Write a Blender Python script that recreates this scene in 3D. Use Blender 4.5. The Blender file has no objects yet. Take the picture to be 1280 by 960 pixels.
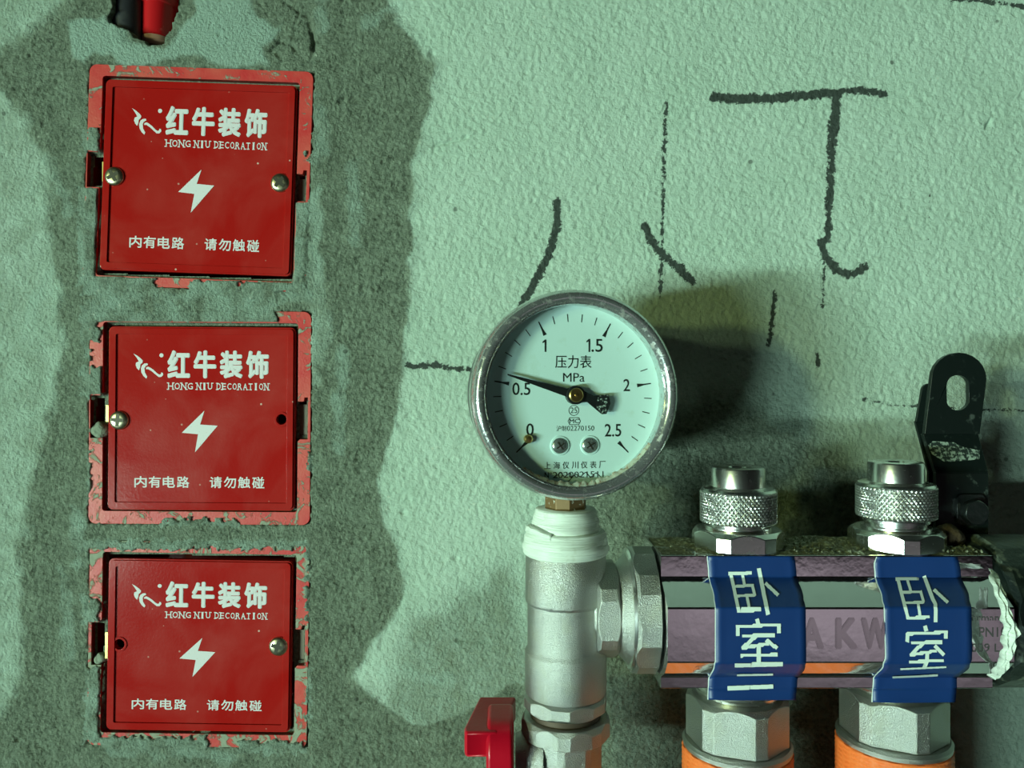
import bpy, math, random
import numpy as np
from mathutils import Vector, Matrix
from mathutils.geometry import tessellate_polygon
random.seed(7)
C = bpy.context.scene.collection
SC = bpy.context.scene

# ------------------------------------------------------------------ camera
D = 300.0      # camera distance from the wall in mm
F = 960.0      # focal length in pixels of a 1280 px wide frame
cam = bpy.data.cameras.new('camera'); camo = bpy.data.objects.new('camera', cam); C.objects.link(camo)
camo.location = (0, -D/1000, 0); camo.rotation_euler = (math.pi/2, 0, 0)
cam.sensor_width = 36; cam.lens = 36*F/1280; cam.clip_start = 0.01; cam.clip_end = 50
SC.camera = camo
# ------------------------------------------------------------------ world, lamps, exposure
W = bpy.data.worlds.new('world'); SC.world = W; W.use_nodes = True
W.node_tree.nodes['Background'].inputs[0].default_value = (0.5, 0.6, 0.55, 1)
W.node_tree.nodes['Background'].inputs[1].default_value = 0.3
def area(name, loc, target, size, size_y, power, col, spread=180):
    l = bpy.data.lights.new(name, 'AREA'); l.shape = 'RECTANGLE'; l.size = size; l.size_y = size_y
    l.energy = power; l.color = col; l.spread = math.radians(spread)
    o = bpy.data.objects.new(name, l); C.objects.link(o); o.location = loc
    o.rotation_euler = (Vector(target)-Vector(loc)).to_track_quat('-Z', 'Y').to_euler()
    return o
for n_, p_, l_, pw_, roll_ in (('strip_light_near', (-2.05, -2.72, -0.64), 0.60, 1.8, -8), ('strip_light_far', (-2.68, -2.22, -0.52), 0.72, 4.55, -10)):
    strip = area(n_, p_, (0.20, -0.03, 0), l_, 0.13, pw_, (0.66, 1.0, 0.88), 38)
    strip.rotation_euler = (strip.rotation_euler.to_matrix() @ Matrix.Rotation(math.radians(roll_), 3, 'Z')).to_euler()
area('near_bulb', (-1.58, -1.60, 0.18), (0.0, -0.03, 0), 0.12, 0.10, 0.60, (0.80, 1.0, 0.34), 50)
area('high_bulb', (-1.68, -1.51, 0.36), (0.0, -0.03, 0), 0.09, 0.09, 0.32, (0.74, 1.0, 0.55), 50)
area('left_fill', (-1.9, -1.9, 0.85), (0.0, 0, 0), 0.9, 1.0, 0.05, (0.62, 1.0, 0.9))  # weak soft fill added from the left, not a window
area('floor_fill', (0.9, -2.3, 2.05), (0.95, -2.45, -0.75), 0.4, 0.4, 6.0, (1.0, 0.92, 0.98), 45)  # added lamp, brightens the floor mirrored in the chrome bar
SC.view_settings.view_transform = 'Standard'; SC.view_settings.look = 'None'
SC.view_settings.gamma = 1.0; SC.view_settings.exposure = 0.0
SC.view_settings.use_curve_mapping = False

# ------------------------------------------------------------------ helpers
def px(u, v, dist):
    """millimetre x, z of something seen at pixel u, v at this distance from the camera plane"""
    return (u-640)*dist/F, (480-v)*dist/F

def srgb(r, g, b):
    f = lambda c: ((c/255+0.055)/1.055)**2.4 if c > 10 else c/255/12.92
    return (f(r), f(g), f(b), 1)

class MB:
    def __init__(s): s.v = []; s.f = []
    def add(s, vs, fs):
        n = len(s.v); s.v += [tuple(p) for p in vs]; s.f += [tuple(i+n for i in f) for f in fs]; return s
    def build(s, name, mat, parent=None, bevel=0, smooth=35, seg=2):
        L = Vector(parent_world(parent))*1000 if parent else Vector((0, 0, 0))
        me = bpy.data.meshes.new(name)
        me.from_pydata([((x-L.x)/1000, (y-L.y)/1000, (z-L.z)/1000) for x, y, z in s.v], [], s.f)
        me.validate()
        me.materials.append(mat)
        if smooth:
            me.polygons.foreach_set('use_smooth', [True]*len(me.polygons))
            me.set_sharp_from_angle(angle=math.radians(smooth))
        o = bpy.data.objects.new(name, me); C.objects.link(o)
        if parent: o.parent = parent
        if bevel:
            b = o.modifiers.new('bevel', 'BEVEL'); b.width = bevel/1000; b.segments = seg
            b.limit_method = 'ANGLE'; b.angle_limit = math.radians(min(32, smooth or 32)); b.harden_normals = True
        return o

def parent_world(p):
    L = Vector((0, 0, 0))
    while p: L += p.location; p = p.parent
    return L

def recalc(o):
    import bmesh
    bm = bmesh.new(); bm.from_mesh(o.data); bmesh.ops.recalc_face_normals(bm, faces=bm.faces); bm.to_mesh(o.data); bm.free(); return o

def thing(name, label, cat, loc, group=None):
    o = bpy.data.objects.new(name, None); C.objects.link(o); o.empty_display_size = 0.01
    o.location = (loc[0]/1000, -loc[1]/1000, loc[2]/1000)
    tag(o, label, cat, group); return o
def tag(o, label=None, cat=None, group=None, kind=None):
    if label: o['label'] = label
    if cat: o['category'] = cat
    if group: o['group'] = group
    if kind: o['kind'] = kind
    return o

def prism(outer, holes, d0, d1, mb=None, back=True):
    """outline in x, z extruded from depth d0 (towards the wall) to d1 (towards the camera)"""
    mb = mb or MB()
    loops = [outer]+list(holes)
    tri = tessellate_polygon([[Vector((x, z, 0)) for x, z in l] for l in loops])
    pts = [p for l in loops for p in l]; n = len(pts)
    vs = [(x, -d1, z) for x, z in pts]+[(x, -d0, z) for x, z in pts]
    def area2(t):
        a, b, c = [pts[i] for i in t]; return (b[0]-a[0])*(c[1]-a[1])-(b[1]-a[1])*(c[0]-a[0])
    fs = []
    for t in tri:
        t = t if area2(t) > 0 else (t[0], t[2], t[1])
        fs.append(t)
        if back: fs.append((t[0]+n, t[2]+n, t[1]+n))
    k = 0
    for li, l in enumerate(loops):
        m = len(l); A = sum(l[i][0]*l[(i+1) % m][1]-l[(i+1) % m][0]*l[i][1] for i in range(m))
        flip = (A > 0) == (li == 0)
        for i in range(m):
            a, b = k+i, k+(i+1) % m
            fs.append((a, a+n, b+n, b) if flip else (a, b, b+n, a+n))
        k += m
    return mb.add(vs, fs)

def rrect(x0, x1, z0, z1, r, n=5):
    p = []
    for cx, cz, a0 in ((x1-r, z1-r, 0), (x0+r, z1-r, 90), (x0+r, z0+r, 180), (x1-r, z0+r, 270)):
        for i in range(n+1):
            a = math.radians(a0+90*i/n); p.append((cx+r*math.cos(a), cz+r*math.sin(a)))
    return p
def circ(cx, cz, r, n=24): return [(cx+r*math.cos(2*math.pi*i/n), cz+r*math.sin(2*math.pi*i/n)) for i in range(n)]

def lathe(prof, mb=None, n=64, M=None, rfun=None, caps=True):
    """prof = (r, h) list; spun about +z, then moved by M"""
    mb = mb or MB(); M = M or Matrix(); vs = []; fs = []
    for (r, h) in prof:
        for i in range(n):
            a = 2*math.pi*i/n
            rr = r*(rfun(a, h) if rfun else 1)
            vs.append(M @ Vector((rr*math.cos(a), rr*math.sin(a), h)))
    m = len(prof)
    for j in range(m-1):
        for i in range(n):
            k = (i+1) % n
            fs.append((j*n+i, j*n+k, (j+1)*n+k, (j+1)*n+i))
    if caps:
        if prof[0][0] > 1e-6: fs.append(tuple(range(n-1, -1, -1)))
        if prof[-1][0] > 1e-6: fs.append(tuple((m-1)*n+i for i in range(n)))
    return mb.add(vs, fs)

def AX(axis, x, d, z):
    """matrix that puts a lathe's +z along an axis at x, depth d, height z"""
    T = Matrix.Translation((x, -d, z))
    if axis == 'z': return T
    if axis == 'x': return T @ Matrix.Rotation(math.pi/2, 4, 'Y')
    if axis == 'd': return T @ Matrix.Rotation(math.pi/2, 4, 'X')      # towards the camera

def poly_nut(R, n, trunc, h0, h1, rot, cham=1.2, mb=None, M=None, hole=0, ctop=True, cbot=True):
    """polygon nut with cut corners and turned-down edges; facets stay flat"""
    mb = mb or MB(); M = M or Matrix(); ring = []
    for i in range(n):
        a = rot+2*math.pi*i/n
        for s in (-1, 1): ring.append(a+s*trunc)
    def rad(a, full):
        # distance to the flat at that corner angle
        ap = R*math.cos(math.pi/n)
        return ap/math.cos(math.pi/n-trunc)
    sub = []
    m = len(ring)
    for i in range(m):            # subdivide every side so that the chamfer arc can be seen
        a0, a1 = ring[i], ring[(i+1) % m]
        p0 = Vector((math.cos(a0), math.sin(a0)))*rad(a0, 1); p1 = Vector((math.cos(a1), math.sin(a1)))*rad(a1, 1)
        k = 1 if i % 2 == 0 else 8
        for j in range(k): sub.append(p0.lerp(p1, j/k))
    ap = R*math.cos(math.pi/n); Rm = max(p.length for p in sub)
    def drop(p): return cham*((p.length-ap)/(Rm-ap+1e-6))
    vs = []; N = len(sub); rin = ap*0.96
    for p in sub: q = p.normalized()*min(p.length, rin); vs.append(M @ Vector((q.x, q.y, h0)))
    for p in sub: vs.append(M @ Vector((p.x, p.y, h0+(drop(p) if cbot else 0)+0.15)))
    for p in sub: vs.append(M @ Vector((p.x, p.y, h1-(drop(p) if ctop else 0)-0.15)))
    for p in sub: q = p.normalized()*min(p.length, rin); vs.append(M @ Vector((q.x, q.y, h1)))
    fs = []
    for l in range(3):
        for i in range(N):
            k = (i+1) % N; fs.append((l*N+i, l*N+k, (l+1)*N+k, (l+1)*N+i))
    fs.append(tuple(range(N-1, -1, -1))); fs.append(tuple(3*N+i for i in range(N)))
    return mb.add(vs, fs)

_tc = {}
def text_geo(body, bold=0.0, res=3):
    key = (body, bold)
    if key in _tc: return _tc[key]
    c = bpy.data.curves.new('t', 'FONT'); c.body = body; c.offset = bold; c.resolution_u = res
    o = bpy.data.objects.new('t', c); C.objects.link(o)
    dg = bpy.context.evaluated_depsgraph_get(); dg.update()
    m = bpy.data.meshes.new_from_object(o.evaluated_get(dg))
    v = np.array([p.co[:2] for p in m.vertices]); f = [tuple(p.vertices) for p in m.polygons]
    bpy.data.objects.remove(o); bpy.data.curves.remove(c); bpy.data.meshes.remove(m)
    lo, hi = v.min(0), v.max(0); v = (v-lo)/(hi-lo)
    _tc[key] = (v, f); return v, f
def text(mb, body, x0, x1, z0, z1, fn, bold=0.0):
    """writing stretched to a rectangle; fn maps x, z on the surface to a point"""
    v, f = text_geo(body, 0)
    if not bold: return mb.add([fn(x0+(x1-x0)*a, z0+(z1-z0)*b) for a, b in v], f)
    e = bold*abs(z1-z0)*0.9; sx = 1 if x1 > x0 else -1; sz = 1 if z1 > z0 else -1
    dirs = [(math.cos(i*math.pi/6)*q, math.sin(i*math.pi/6)*q) for q in ((1, 0.5) if bold > 0.03 else (1,)) for i in range(0, 12, 1 if bold > 0.03 else 2)]+[(0, 0)]
    for k, (dx, dz) in enumerate(dirs):
        a0, a1, b0, b1 = x0+e*sx, x1-e*sx, z0+e*sz, z1-e*sz
        P_ = [Vector(fn(a0+(a1-a0)*a+dx*e, b0+(b1-b0)*b+dz*e)) for a, b in v]; mb.add([(p.x, p.y-0.004*k, p.z) for p in P_], f)
    return mb

# ------------------------------------------------------------------ noise for the plaster relief
_rng = np.random.RandomState(5)
_perm = _rng.permutation(4096); _g = _rng.rand(4096, 2)*2-1; _g /= np.linalg.norm(_g, axis=1)[:, None]
def perlin(x, y):
    xi = np.floor(x).astype(int); yi = np.floor(y).astype(int); xf = x-xi; yf = y-yi
    def gr(ix, iy):
        h = _perm[(_perm[ix & 4095]+iy) & 4095]; return _g[h]
    def dot(ix, iy, dx, dy):
        g = gr(ix, iy); return g[..., 0]*dx+g[..., 1]*dy
    u = xf**3*(xf*(xf*6-15)+10); w = yf**3*(yf*(yf*6-15)+10)
    a = dot(xi, yi, xf, yf); b = dot(xi+1, yi, xf-1, yf); c = dot(xi, yi+1, xf, yf-1); d = dot(xi+1, yi+1, xf-1, yf-1)
    return (a*(1-u)+b*u)*(1-w)+(c*(1-u)+d*u)*w*1.0
def fbm(x, y, o=3, k=0.55):
    s = 0; a = 1
    for i in range(o): s = s+a*perlin(x*2**i+17.3*i, y*2**i+9.1*i); a *= k
    return s
def sdf(poly, U, V):
    """signed distance, positive inside"""
    P = np.array(poly, float); n = len(P); d = np.full(U.shape, 1e9); ins = np.zeros(U.shape, bool)
    for i in range(n):
        ax, ay = P[i]; bx, by = P[(i+1) % n]; ex, ey = bx-ax, by-ay
        t = np.clip(((U-ax)*ex+(V-ay)*ey)/(ex*ex+ey*ey+1e-9), 0, 1)
        d = np.minimum(d, np.hypot(U-ax-t*ex, V-ay-t*ey))
        c = ((ay > V) != (by > V)) & (U < (bx-ax)*(V-ay)/((by-ay) if by != ay else 1e-9)+ax); ins ^= c
    return np.where(ins, d, -d)
def sdline(pts, U, V):
    d = np.full(U.shape, 1e9)
    for (ax, ay), (bx, by) in zip(pts[:-1], pts[1:]):
        ex, ey = bx-ax, by-ay
        t = np.clip(((U-ax)*ex+(V-ay)*ey)/(ex*ex+ey*ey+1e-9), 0, 1)
        d = np.minimum(d, np.hypot(U-ax-t*ex, V-ay-t*ey))
    return d
def sm(x, a, b):
    t = np.clip((x-a)/(b-a), 0, 1); return t*t*(3-2*t)

# ------------------------------------------------------------------ materials
class NT:
    def __init__(s, name):
        s.m = bpy.data.materials.new(name); s.m.use_nodes = True; s.t = s.m.node_tree
        s.b = s.t.nodes['Principled BSDF']; s.out = s.t.nodes['Material Output']
    def n(s, typ, **kw):
        o = s.t.nodes.new(typ)
        for k, v in kw.items():
            if k.startswith('_'): setattr(o, k[1:], v)
            else: s.set(o.inputs[k.replace('__', ' ')], v)
        return o
    def set(s, inp, v):
        if hasattr(v, 'is_output') or isinstance(v, bpy.types.NodeSocket): s.t.links.new(v, inp)
        else: inp.default_value = v
    def coord(s): 
        return s.n('ShaderNodeTexCoord').outputs['Object']
    def noise(s, scale, detail=3, rough=0.55, vec=None, dist=0):
        o = s.n('ShaderNodeTexNoise', Scale=scale, Detail=detail, Roughness=rough, Distortion=dist)
        s.t.links.new(vec or s.coord(), o.inputs['Vector']); return o.outputs['Fac']
    def ramp(s, fac, a, b, ca=(0, 0, 0, 1), cb=(1, 1, 1, 1)):
        o = s.n('ShaderNodeValToRGB'); e = o.color_ramp.elements
        e[0].position = a; e[1].position = b; e[0].color = ca; e[1].color = cb
        s.t.links.new(fac, o.inputs[0]); return o.outputs[0]
    def mix(s, fac, a, b, mode='MIX'):
        o = s.n('ShaderNodeMix', _data_type='RGBA', _blend_type=mode)
        s.set(o.inputs[0], fac); s.set(o.inputs[6], a); s.set(o.inputs[7], b); return o.outputs[2]
    def math(s, op, a, b=0, clamp=False):
        o = s.n('ShaderNodeMath', _operation=op, _use_clamp=clamp); s.set(o.inputs[0], a); s.set(o.inputs[1], b); return o.outputs[0]
    def attr(s, name): return s.n('ShaderNodeAttribute', _attribute_name=name).outputs['Fac']
    def bump(s, h, dist=0.0002, strength=1.0):
        o = s.n('ShaderNodeBump', Strength=strength, Distance=dist); s.t.links.new(h, o.inputs['Height'])
        s.t.links.new(o.outputs[0], s.b.inputs['Normal'])
    def P(s, **kw):
        for k, v in kw.items(): s.set(s.b.inputs[k.replace('__', ' ')], v)
        return s

def simple(name, col, rough, metal=0, bump=None, spec=None, tint=None, rn=None):
    t = NT(name); c = col
    if tint:                      # (scale, lo, hi, second colour): dirt or wear patches
        f = t.ramp(t.noise(tint[0], 5, 0.65), tint[1], tint[2]); c = t.mix(f, col, tint[3])
        if rn is not None: t.P(Roughness=t.ramp(f, 0, 1, (rough,)*3+(1,), (rn,)*3+(1,)))
        else: t.P(Roughness=rough)
    else: t.P(Roughness=rough)
    t.P(Base__Color=c, Metallic=metal)
    if spec is not None: t.P(Specular__IOR__Level=spec)
    if bump: t.bump(t.noise(bump[0], 3), bump[1]/1000)
    return t.m

M = {}
M['chrome'] = simple('chrome', (0.62, 0.60, 0.63, 1), 0.07, 1, bump=(220, 0.05), tint=(900, 0.72, 0.8, (0.35, 0.36, 0.33, 1)), rn=0.5)
M['chrome_dirty'] = simple('dirty_chrome', (0.62, 0.64, 0.64, 1), 0.2, 0.86, bump=(500, 0.08), tint=(520, 0.55, 0.66, (0.42, 0.42, 0.39, 1)), rn=0.7)
M['nickel'] = simple('blasted_nickel', (0.50, 0.50, 0.485, 1), 0.34, 1, bump=(3200, 0.28), tint=(150, 0.5, 0.75, (0.5, 0.5, 0.44, 1)), rn=0.45)
M['nickel_smooth'] = simple('turned_nickel', (0.80, 0.80, 0.78, 1), 0.25, 1, bump=(900, 0.02), tint=(300, 0.6, 0.8, (0.4, 0.38, 0.3, 1)), rn=0.45)
M['nickel_knurl'] = simple('knurled_nickel', (0.62, 0.62, 0.60, 1), 0.32, 1)
M['brass'] = simple('brass', (0.55, 0.38, 0.14, 1), 0.33, 1, bump=(900, 0.03))
M['plated'] = simple('zinc_plated_screw', (0.62, 0.56, 0.38, 1), 0.28, 1, tint=(900, 0.5, 0.75, (0.25, 0.2, 0.12, 1)), rn=0.5)
M['recess'] = simple('screw_recess', (0.06, 0.055, 0.04, 1), 0.5, 0.6)
M['stem'] = simple('stained_brass', (0.2, 0.12, 0.05, 1), 0.45, 0.35, tint=(420, 0.60, 0.62, (0.72, 0.76, 0.68, 1)), rn=0.7)
M['red_lid'] = None
def lid_mat():
    t = NT('red_lid_plastic')
    base = (0.40, 0.010, 0.008, 1)
    dust = t.ramp(t.noise(30, 4, 0.55, dist=0.5), 0.42, 0.85)
    c = t.mix(t.math('MULTIPLY', dust, 0.16), base, (0.62, 0.22, 0.18, 1))
    vor = t.n('ShaderNodeTexVoronoi', Scale=190); t.t.links.new(t.coord(), vor.inputs['Vector'])
    sp = t.ramp(vor.outputs['Distance'], 0.05, 0.09, (1, 1, 1, 1), (0, 0, 0, 1))
    keep = t.ramp(t.noise(60, 2), 0.50, 0.56)
    c = t.mix(t.math('MULTIPLY', t.math('MULTIPLY', sp, keep), 0.8), c, (0.8, 0.6, 0.5, 1))
    t.P(Base__Color=c, Roughness=t.ramp(dust, 0, 1, (0.17, 0.17, 0.17, 1), (0.34, 0.34, 0.34, 1)), Specular__IOR__Level=0.22)
    t.bump(t.noise(900, 3), 0.00003); return t.m
M['red_lid'] = lid_mat()
def flange_mat(name, amt):
    t = NT(name)
    base = t.mix(t.ramp(t.noise(70, 4), 0.35, 0.7), (0.62, 0.028, 0.032, 1), (0.68, 0.11, 0.08, 1))
    f = t.ramp(t.noise(130, 6, 0.7, dist=1.0), amt, amt+0.04)
    plaster = t.mix(t.noise(400, 4), (0.22, 0.26, 0.19, 1), (0.42, 0.44, 0.34, 1))
    t.P(Base__Color=t.mix(f, base, plaster), Roughness=t.ramp(f, 0, 1, (0.4, 0.4, 0.4, 1), (0.9, 0.9, 0.9, 1)))
    t.bump(t.math('ADD', f, t.math('MULTIPLY', t.noise(1200, 4), 0.5)), 0.0002); return t.m
M['red_deep'] = simple('red_box_plastic', (0.34, 0.008, 0.012, 1), 0.4, bump=(300, 0.03))
M['print'] = simple('white_print', (0.74, 0.70, 0.72, 1), 0.6, tint=(1500, 0.66, 0.7, (0.55, 0.2, 0.16, 1)))
M['bright_tab'] = simple('yellow_metal_tab', (0.72, 0.58, 0.22, 1), 0.35, 0.8)
M['tab'] = simple('metal_tab', (0.42, 0.36, 0.27, 1), 0.42, 0.8)
M['dial'] = simple('dial_face', (0.68, 0.87, 0.86, 1), 0.6, tint=(120, 0.6, 0.9, (0.55, 0.70, 0.60, 1)))
M['ink'] = simple('black_print', (0.012, 0.016, 0.014, 1), 0.5)
M['ink_thin'] = simple('worn_black_print', (0.03, 0.035, 0.03, 1), 0.6)
M['needle'] = simple('black_needle', (0.01, 0.012, 0.012, 1), 0.4)
M['smear'] = simple('scratched_paint', (0.012, 0.014, 0.014, 1), 0.4, tint=(1100, 0.55, 0.6, (0.5, 0.6, 0.55, 1)))
M['rust'] = simple('rust_stain', (0.22, 0.13, 0.075, 1), 0.9, tint=(700, 0.38, 0.5, (0.42, 0.46, 0.36, 1)))
M['case'] = simple('gauge_case', (0.10, 0.11, 0.11, 1), 0.45, 0.5, tint=(200, 0.5, 0.7, (0.3, 0.3, 0.27, 1)), rn=0.8)
M['tape'] = simple('sealing_tape', (0.74, 0.80, 0.72, 1), 0.5, bump=(420, 0.25), tint=(330, 0.66, 0.8, (0.5, 0.52, 0.4, 1)))
def tape_mat():
    t = NT('sealing_tape_wound')
    mp = t.n('ShaderNodeMapping'); t.t.links.new(t.coord(), mp.inputs[0]); mp.inputs['Scale'].default_value = (70, 70, 1500)
    f = t.noise(1.0, 4, 0.6, vec=mp.outputs[0], dist=0.6)
    g_ = t.ramp(t.noise(260, 4), 0.6, 0.78)
    t.P(Base__Color=t.mix(t.math('MULTIPLY', g_, 0.5), (0.76, 0.82, 0.74, 1), (0.5, 0.52, 0.4, 1)), Roughness=0.45); t.bump(f, 0.0005); return t.m
M['tape'] = tape_mat()
M['sticker'] = simple('blue_vinyl', (0.006, 0.035, 0.16, 1), 0.42, bump=(160, 0.08), tint=(700, 0.73, 0.78, (0.10, 0.16, 0.25, 1)))
M['sticker_edge'] = simple('sticker_paper_edge', (0.7, 0.75, 0.72, 1), 0.7)
M['sticker_print'] = simple('sticker_lettering', (0.78, 0.86, 0.80, 1), 0.5)
M['etch'] = simple('etched_lettering', (0.16, 0.15, 0.15, 1), 0.45, 0.9)
M['red_handle'] = simple('red_handle_paint', (0.52, 0.004, 0.02, 1), 0.30, spec=0.3, bump=(160, 0.15), tint=(500, 0.68, 0.8, (0.3, 0.02, 0.02, 1)))
M['black_steel'] = simple('black_painted_steel', (0.006, 0.010, 0.009, 1), 0.34, bump=(500, 0.05), tint=(260, 0.60, 0.72, (0.06, 0.075, 0.065, 1)), rn=0.7)
M['scuff'] = simple('pale_scuffed_paint', (0.02, 0.03, 0.026, 1), 0.6, tint=(700, 0.48, 0.56, (0.33, 0.4, 0.33, 1)))
M['black_plastic'] = simple('black_plastic', (0.010, 0.012, 0.012, 1), 0.28, bump=(350, 0.3))
M['rubber'] = simple('black_end_fitting', (0.014, 0.02, 0.017, 1), 0.35, tint=(160, 0.52, 0.66, (0.13, 0.15, 0.11, 1)), rn=0.9, bump=(500, 0.2))
M['dirt'] = simple('cement_dust', (0.16, 0.16, 0.10, 1), 0.95, tint=(700, 0.5, 0.62, (0.42, 0.44, 0.32, 1)), bump=(1400, 0.5))
M['clod'] = simple('brown_clod', (0.10, 0.065, 0.035, 1), 0.95, bump=(900, 0.6))
M['mortar'] = simple('mortar', (0.25, 0.29, 0.22, 1), 0.95, bump=(900, 0.5))
M['black_conduit'] = simple('black_conduit', (0.035, 0.034, 0.04, 1), 0.4, bump=(300, 0.05), tint=(80, 0.5, 0.7, (0.05, 0.05, 0.05, 1)), rn=0.7)
M['red_conduit'] = simple('red_conduit', (0.56, 0.012, 0.016, 1), 0.22, tint=(150, 0.6, 0.8, (0.62, 0.16, 0.12, 1)), rn=0.6)
M['orange'] = None
def orange_mat():
    t = NT('orange_sleeve')
    b = t.mix(t.noise(300, 4), (0.85, 0.13, 0.015, 1), (0.95, 0.23, 0.05, 1))
    t.P(Base__Color=b, Roughness=0.55); t.bump(t.noise(1300, 3), 0.0003); return t.m
M['orange'] = orange_mat()
def glass_mat():
    t = NT('gauge_glass')
    tr = t.n('ShaderNodeBsdfTransparent', Color=(0.95, 0.98, 0.96, 1)); gl = t.n('ShaderNodeBsdfGlossy', Roughness=0.04)
    fr = t.n('ShaderNodeFresnel', IOR=1.45)
    scr = t.ramp(t.noise(900, 5, 0.7), 0.70, 0.78)
    mx = t.n('ShaderNodeMixShader'); t.t.links.new(fr.outputs[0], mx.inputs[0]); t.t.links.new(tr.outputs[0], mx.inputs[1]); t.t.links.new(gl.outputs[0], mx.inputs[2])
    df = t.n('ShaderNodeBsdfDiffuse', Color=(0.7, 0.75, 0.7, 1)); m2 = t.n('ShaderNodeMixShader')
    t.t.links.new(t.math('MULTIPLY', scr, 0.35), m2.inputs[0]); t.t.links.new(mx.outputs[0], m2.inputs[1]); t.t.links.new(df.outputs[0], m2.inputs[2])
    t.t.links.new(m2.outputs[0], t.out.inputs[0]); return t.m
M['glass'] = glass_mat()
def wall_mat():
    t = NT('rough_plaster')
    n1 = t.noise(28, 5, 0.6); n2 = t.noise(620, 5, 0.75); n3 = t.noise(110, 5, 0.65)
    plaster = t.mix(t.ramp(n1, 0.3, 0.7), (0.42, 0.55, 0.45, 1), (0.50, 0.62, 0.53, 1))
    plaster = t.mix(t.math('MULTIPLY', t.ramp(n2, 0.35, 0.65), 0.35), plaster, (0.60, 0.70, 0.58, 1))
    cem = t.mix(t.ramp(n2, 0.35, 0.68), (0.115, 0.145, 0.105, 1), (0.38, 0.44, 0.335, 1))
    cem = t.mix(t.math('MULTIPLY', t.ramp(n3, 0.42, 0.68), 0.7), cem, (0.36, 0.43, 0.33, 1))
    fresh = t.mix(n2, (0.40, 0.55, 0.46, 1), (0.54, 0.68, 0.59, 1))
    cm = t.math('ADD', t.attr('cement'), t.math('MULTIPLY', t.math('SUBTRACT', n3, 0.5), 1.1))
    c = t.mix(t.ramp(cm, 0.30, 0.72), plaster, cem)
    fm = t.math('ADD', t.attr('fresh'), t.math('MULTIPLY', t.math('SUBTRACT', n3, 0.5), 0.9))
    c = t.mix(t.ramp(fm, 0.32, 0.68), c, fresh)
    st = t.math('MULTIPLY', t.attr('shade_tint'), 1.0, True)
    c = t.mix(st, c, (0.19, 0.19, 0.13, 1))  # shade mixed into the wall colour
    # pale sand grains and dark pits
    vo = t.n('ShaderNodeTexVoronoi', Scale=230); t.t.links.new(t.coord(), vo.inputs['Vector'])
    gr = t.math('MULTIPLY', t.ramp(vo.outputs['Distance'], 0.10, 0.16, (1, 1, 1, 1), (0, 0, 0, 1)), t.ramp(n3, 0.54, 0.6))
    c = t.mix(t.math('MULTIPLY', gr, 0.5), c, (0.75, 0.78, 0.66, 1))
    v2 = t.n('ShaderNodeTexVoronoi', Scale=75); t.t.links.new(t.coord(), v2.inputs['Vector'])
    pit = t.math('MULTIPLY', t.ramp(v2.outputs['Distance'], 0.05, 0.08, (1, 1, 1, 1), (0, 0, 0, 1)), t.ramp(n1, 0.5, 0.55))
    c = t.mix(t.math('MULTIPLY', pit, 0.7), c, (0.06, 0.07, 0.055, 1))
    ink = t.math('ADD', t.attr('ink'), t.math('MULTIPLY', t.math('SUBTRACT', t.noise(420, 5, 0.8), 0.5), 20.0))
    c = t.mix(t.math('MULTIPLY', t.ramp(t.math('MULTIPLY', t.math('ADD', ink, 1.0), 0.5), 0.3, 0.75), 0.93), c, (0.022, 0.026, 0.024, 1))
    t.P(Base__Color=c, Roughness=0.93, Specular__IOR__Level=0.25)
    rough = t.math('ADD', t.math('MULTIPLY', t.attr('cement'), 1.7), 0.6)
    t.bump(t.math('MULTIPLY', t.noise(850, 5, 0.68), rough), 0.0013); return t.m
M['wall'] = wall_mat()
M['room_wall'] = simple('bare_wall', (0.2, 0.19, 0.2, 1), 0.9)
M['room_floor'] = simple('concrete_floor', (0.37, 0.345, 0.358, 1), 0.9, tint=(6, 0.4, 0.7, (0.26, 0.24, 0.25, 1)))

# ------------------------------------------------------------------ the junction box layout on the wall (pixels of the wall plane)
BOX = [
    dict(out=(109, 388, 86, 361), op=(126, 371.5, 100, 349), lid=(131, 369, 105, 342), rot=-2.0, ln=(110.5, 195, 239), rn=(384, 209, 248),
         left='screw', right='screw', sy=226, lsy=222, rsy=230, amt=0.57,
         label='topmost of the three red electrical junction boxes, both screws fitted'),
    dict(out=(113, 389, 389, 655), op=(130, 373, 403.5, 639), lid=(138, 370, 409, 637), rot=-0.4, ln=(114.5, 495, 548), rn=(385.5, 496, 548),
         left='screw', right='hole', lsy=525, rsy=524, amt=0.55,
         label='middle red electrical junction box, its only screw on the left'),
    dict(out=(112, 386, 677, 932), op=(128.5, 370, 691, 916), lid=(137, 365.5, 698.5, 911.5), rot=-0.9, ln=(116, 779, 832), rn=(382, 779, 829),
         left='hole', right='screw', lsy=803, rsy=806, amt=0.49,
         label='lowest red electrical junction box, its only screw on the right, rim smeared with grey plaster')]
S0 = D/F
def rotp(b, u, v):
    """pixel of the wall plane turned with its box"""
    cu, cv = (b['lid'][0]+b['lid'][1])/2, (b['lid'][2]+b['lid'][3])/2
    a = math.radians(-b['rot']); du, dv = u-cu, v-cv
    return cu+du*math.cos(a)-dv*math.sin(a), cv+du*math.sin(a)+dv*math.cos(a)

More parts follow.
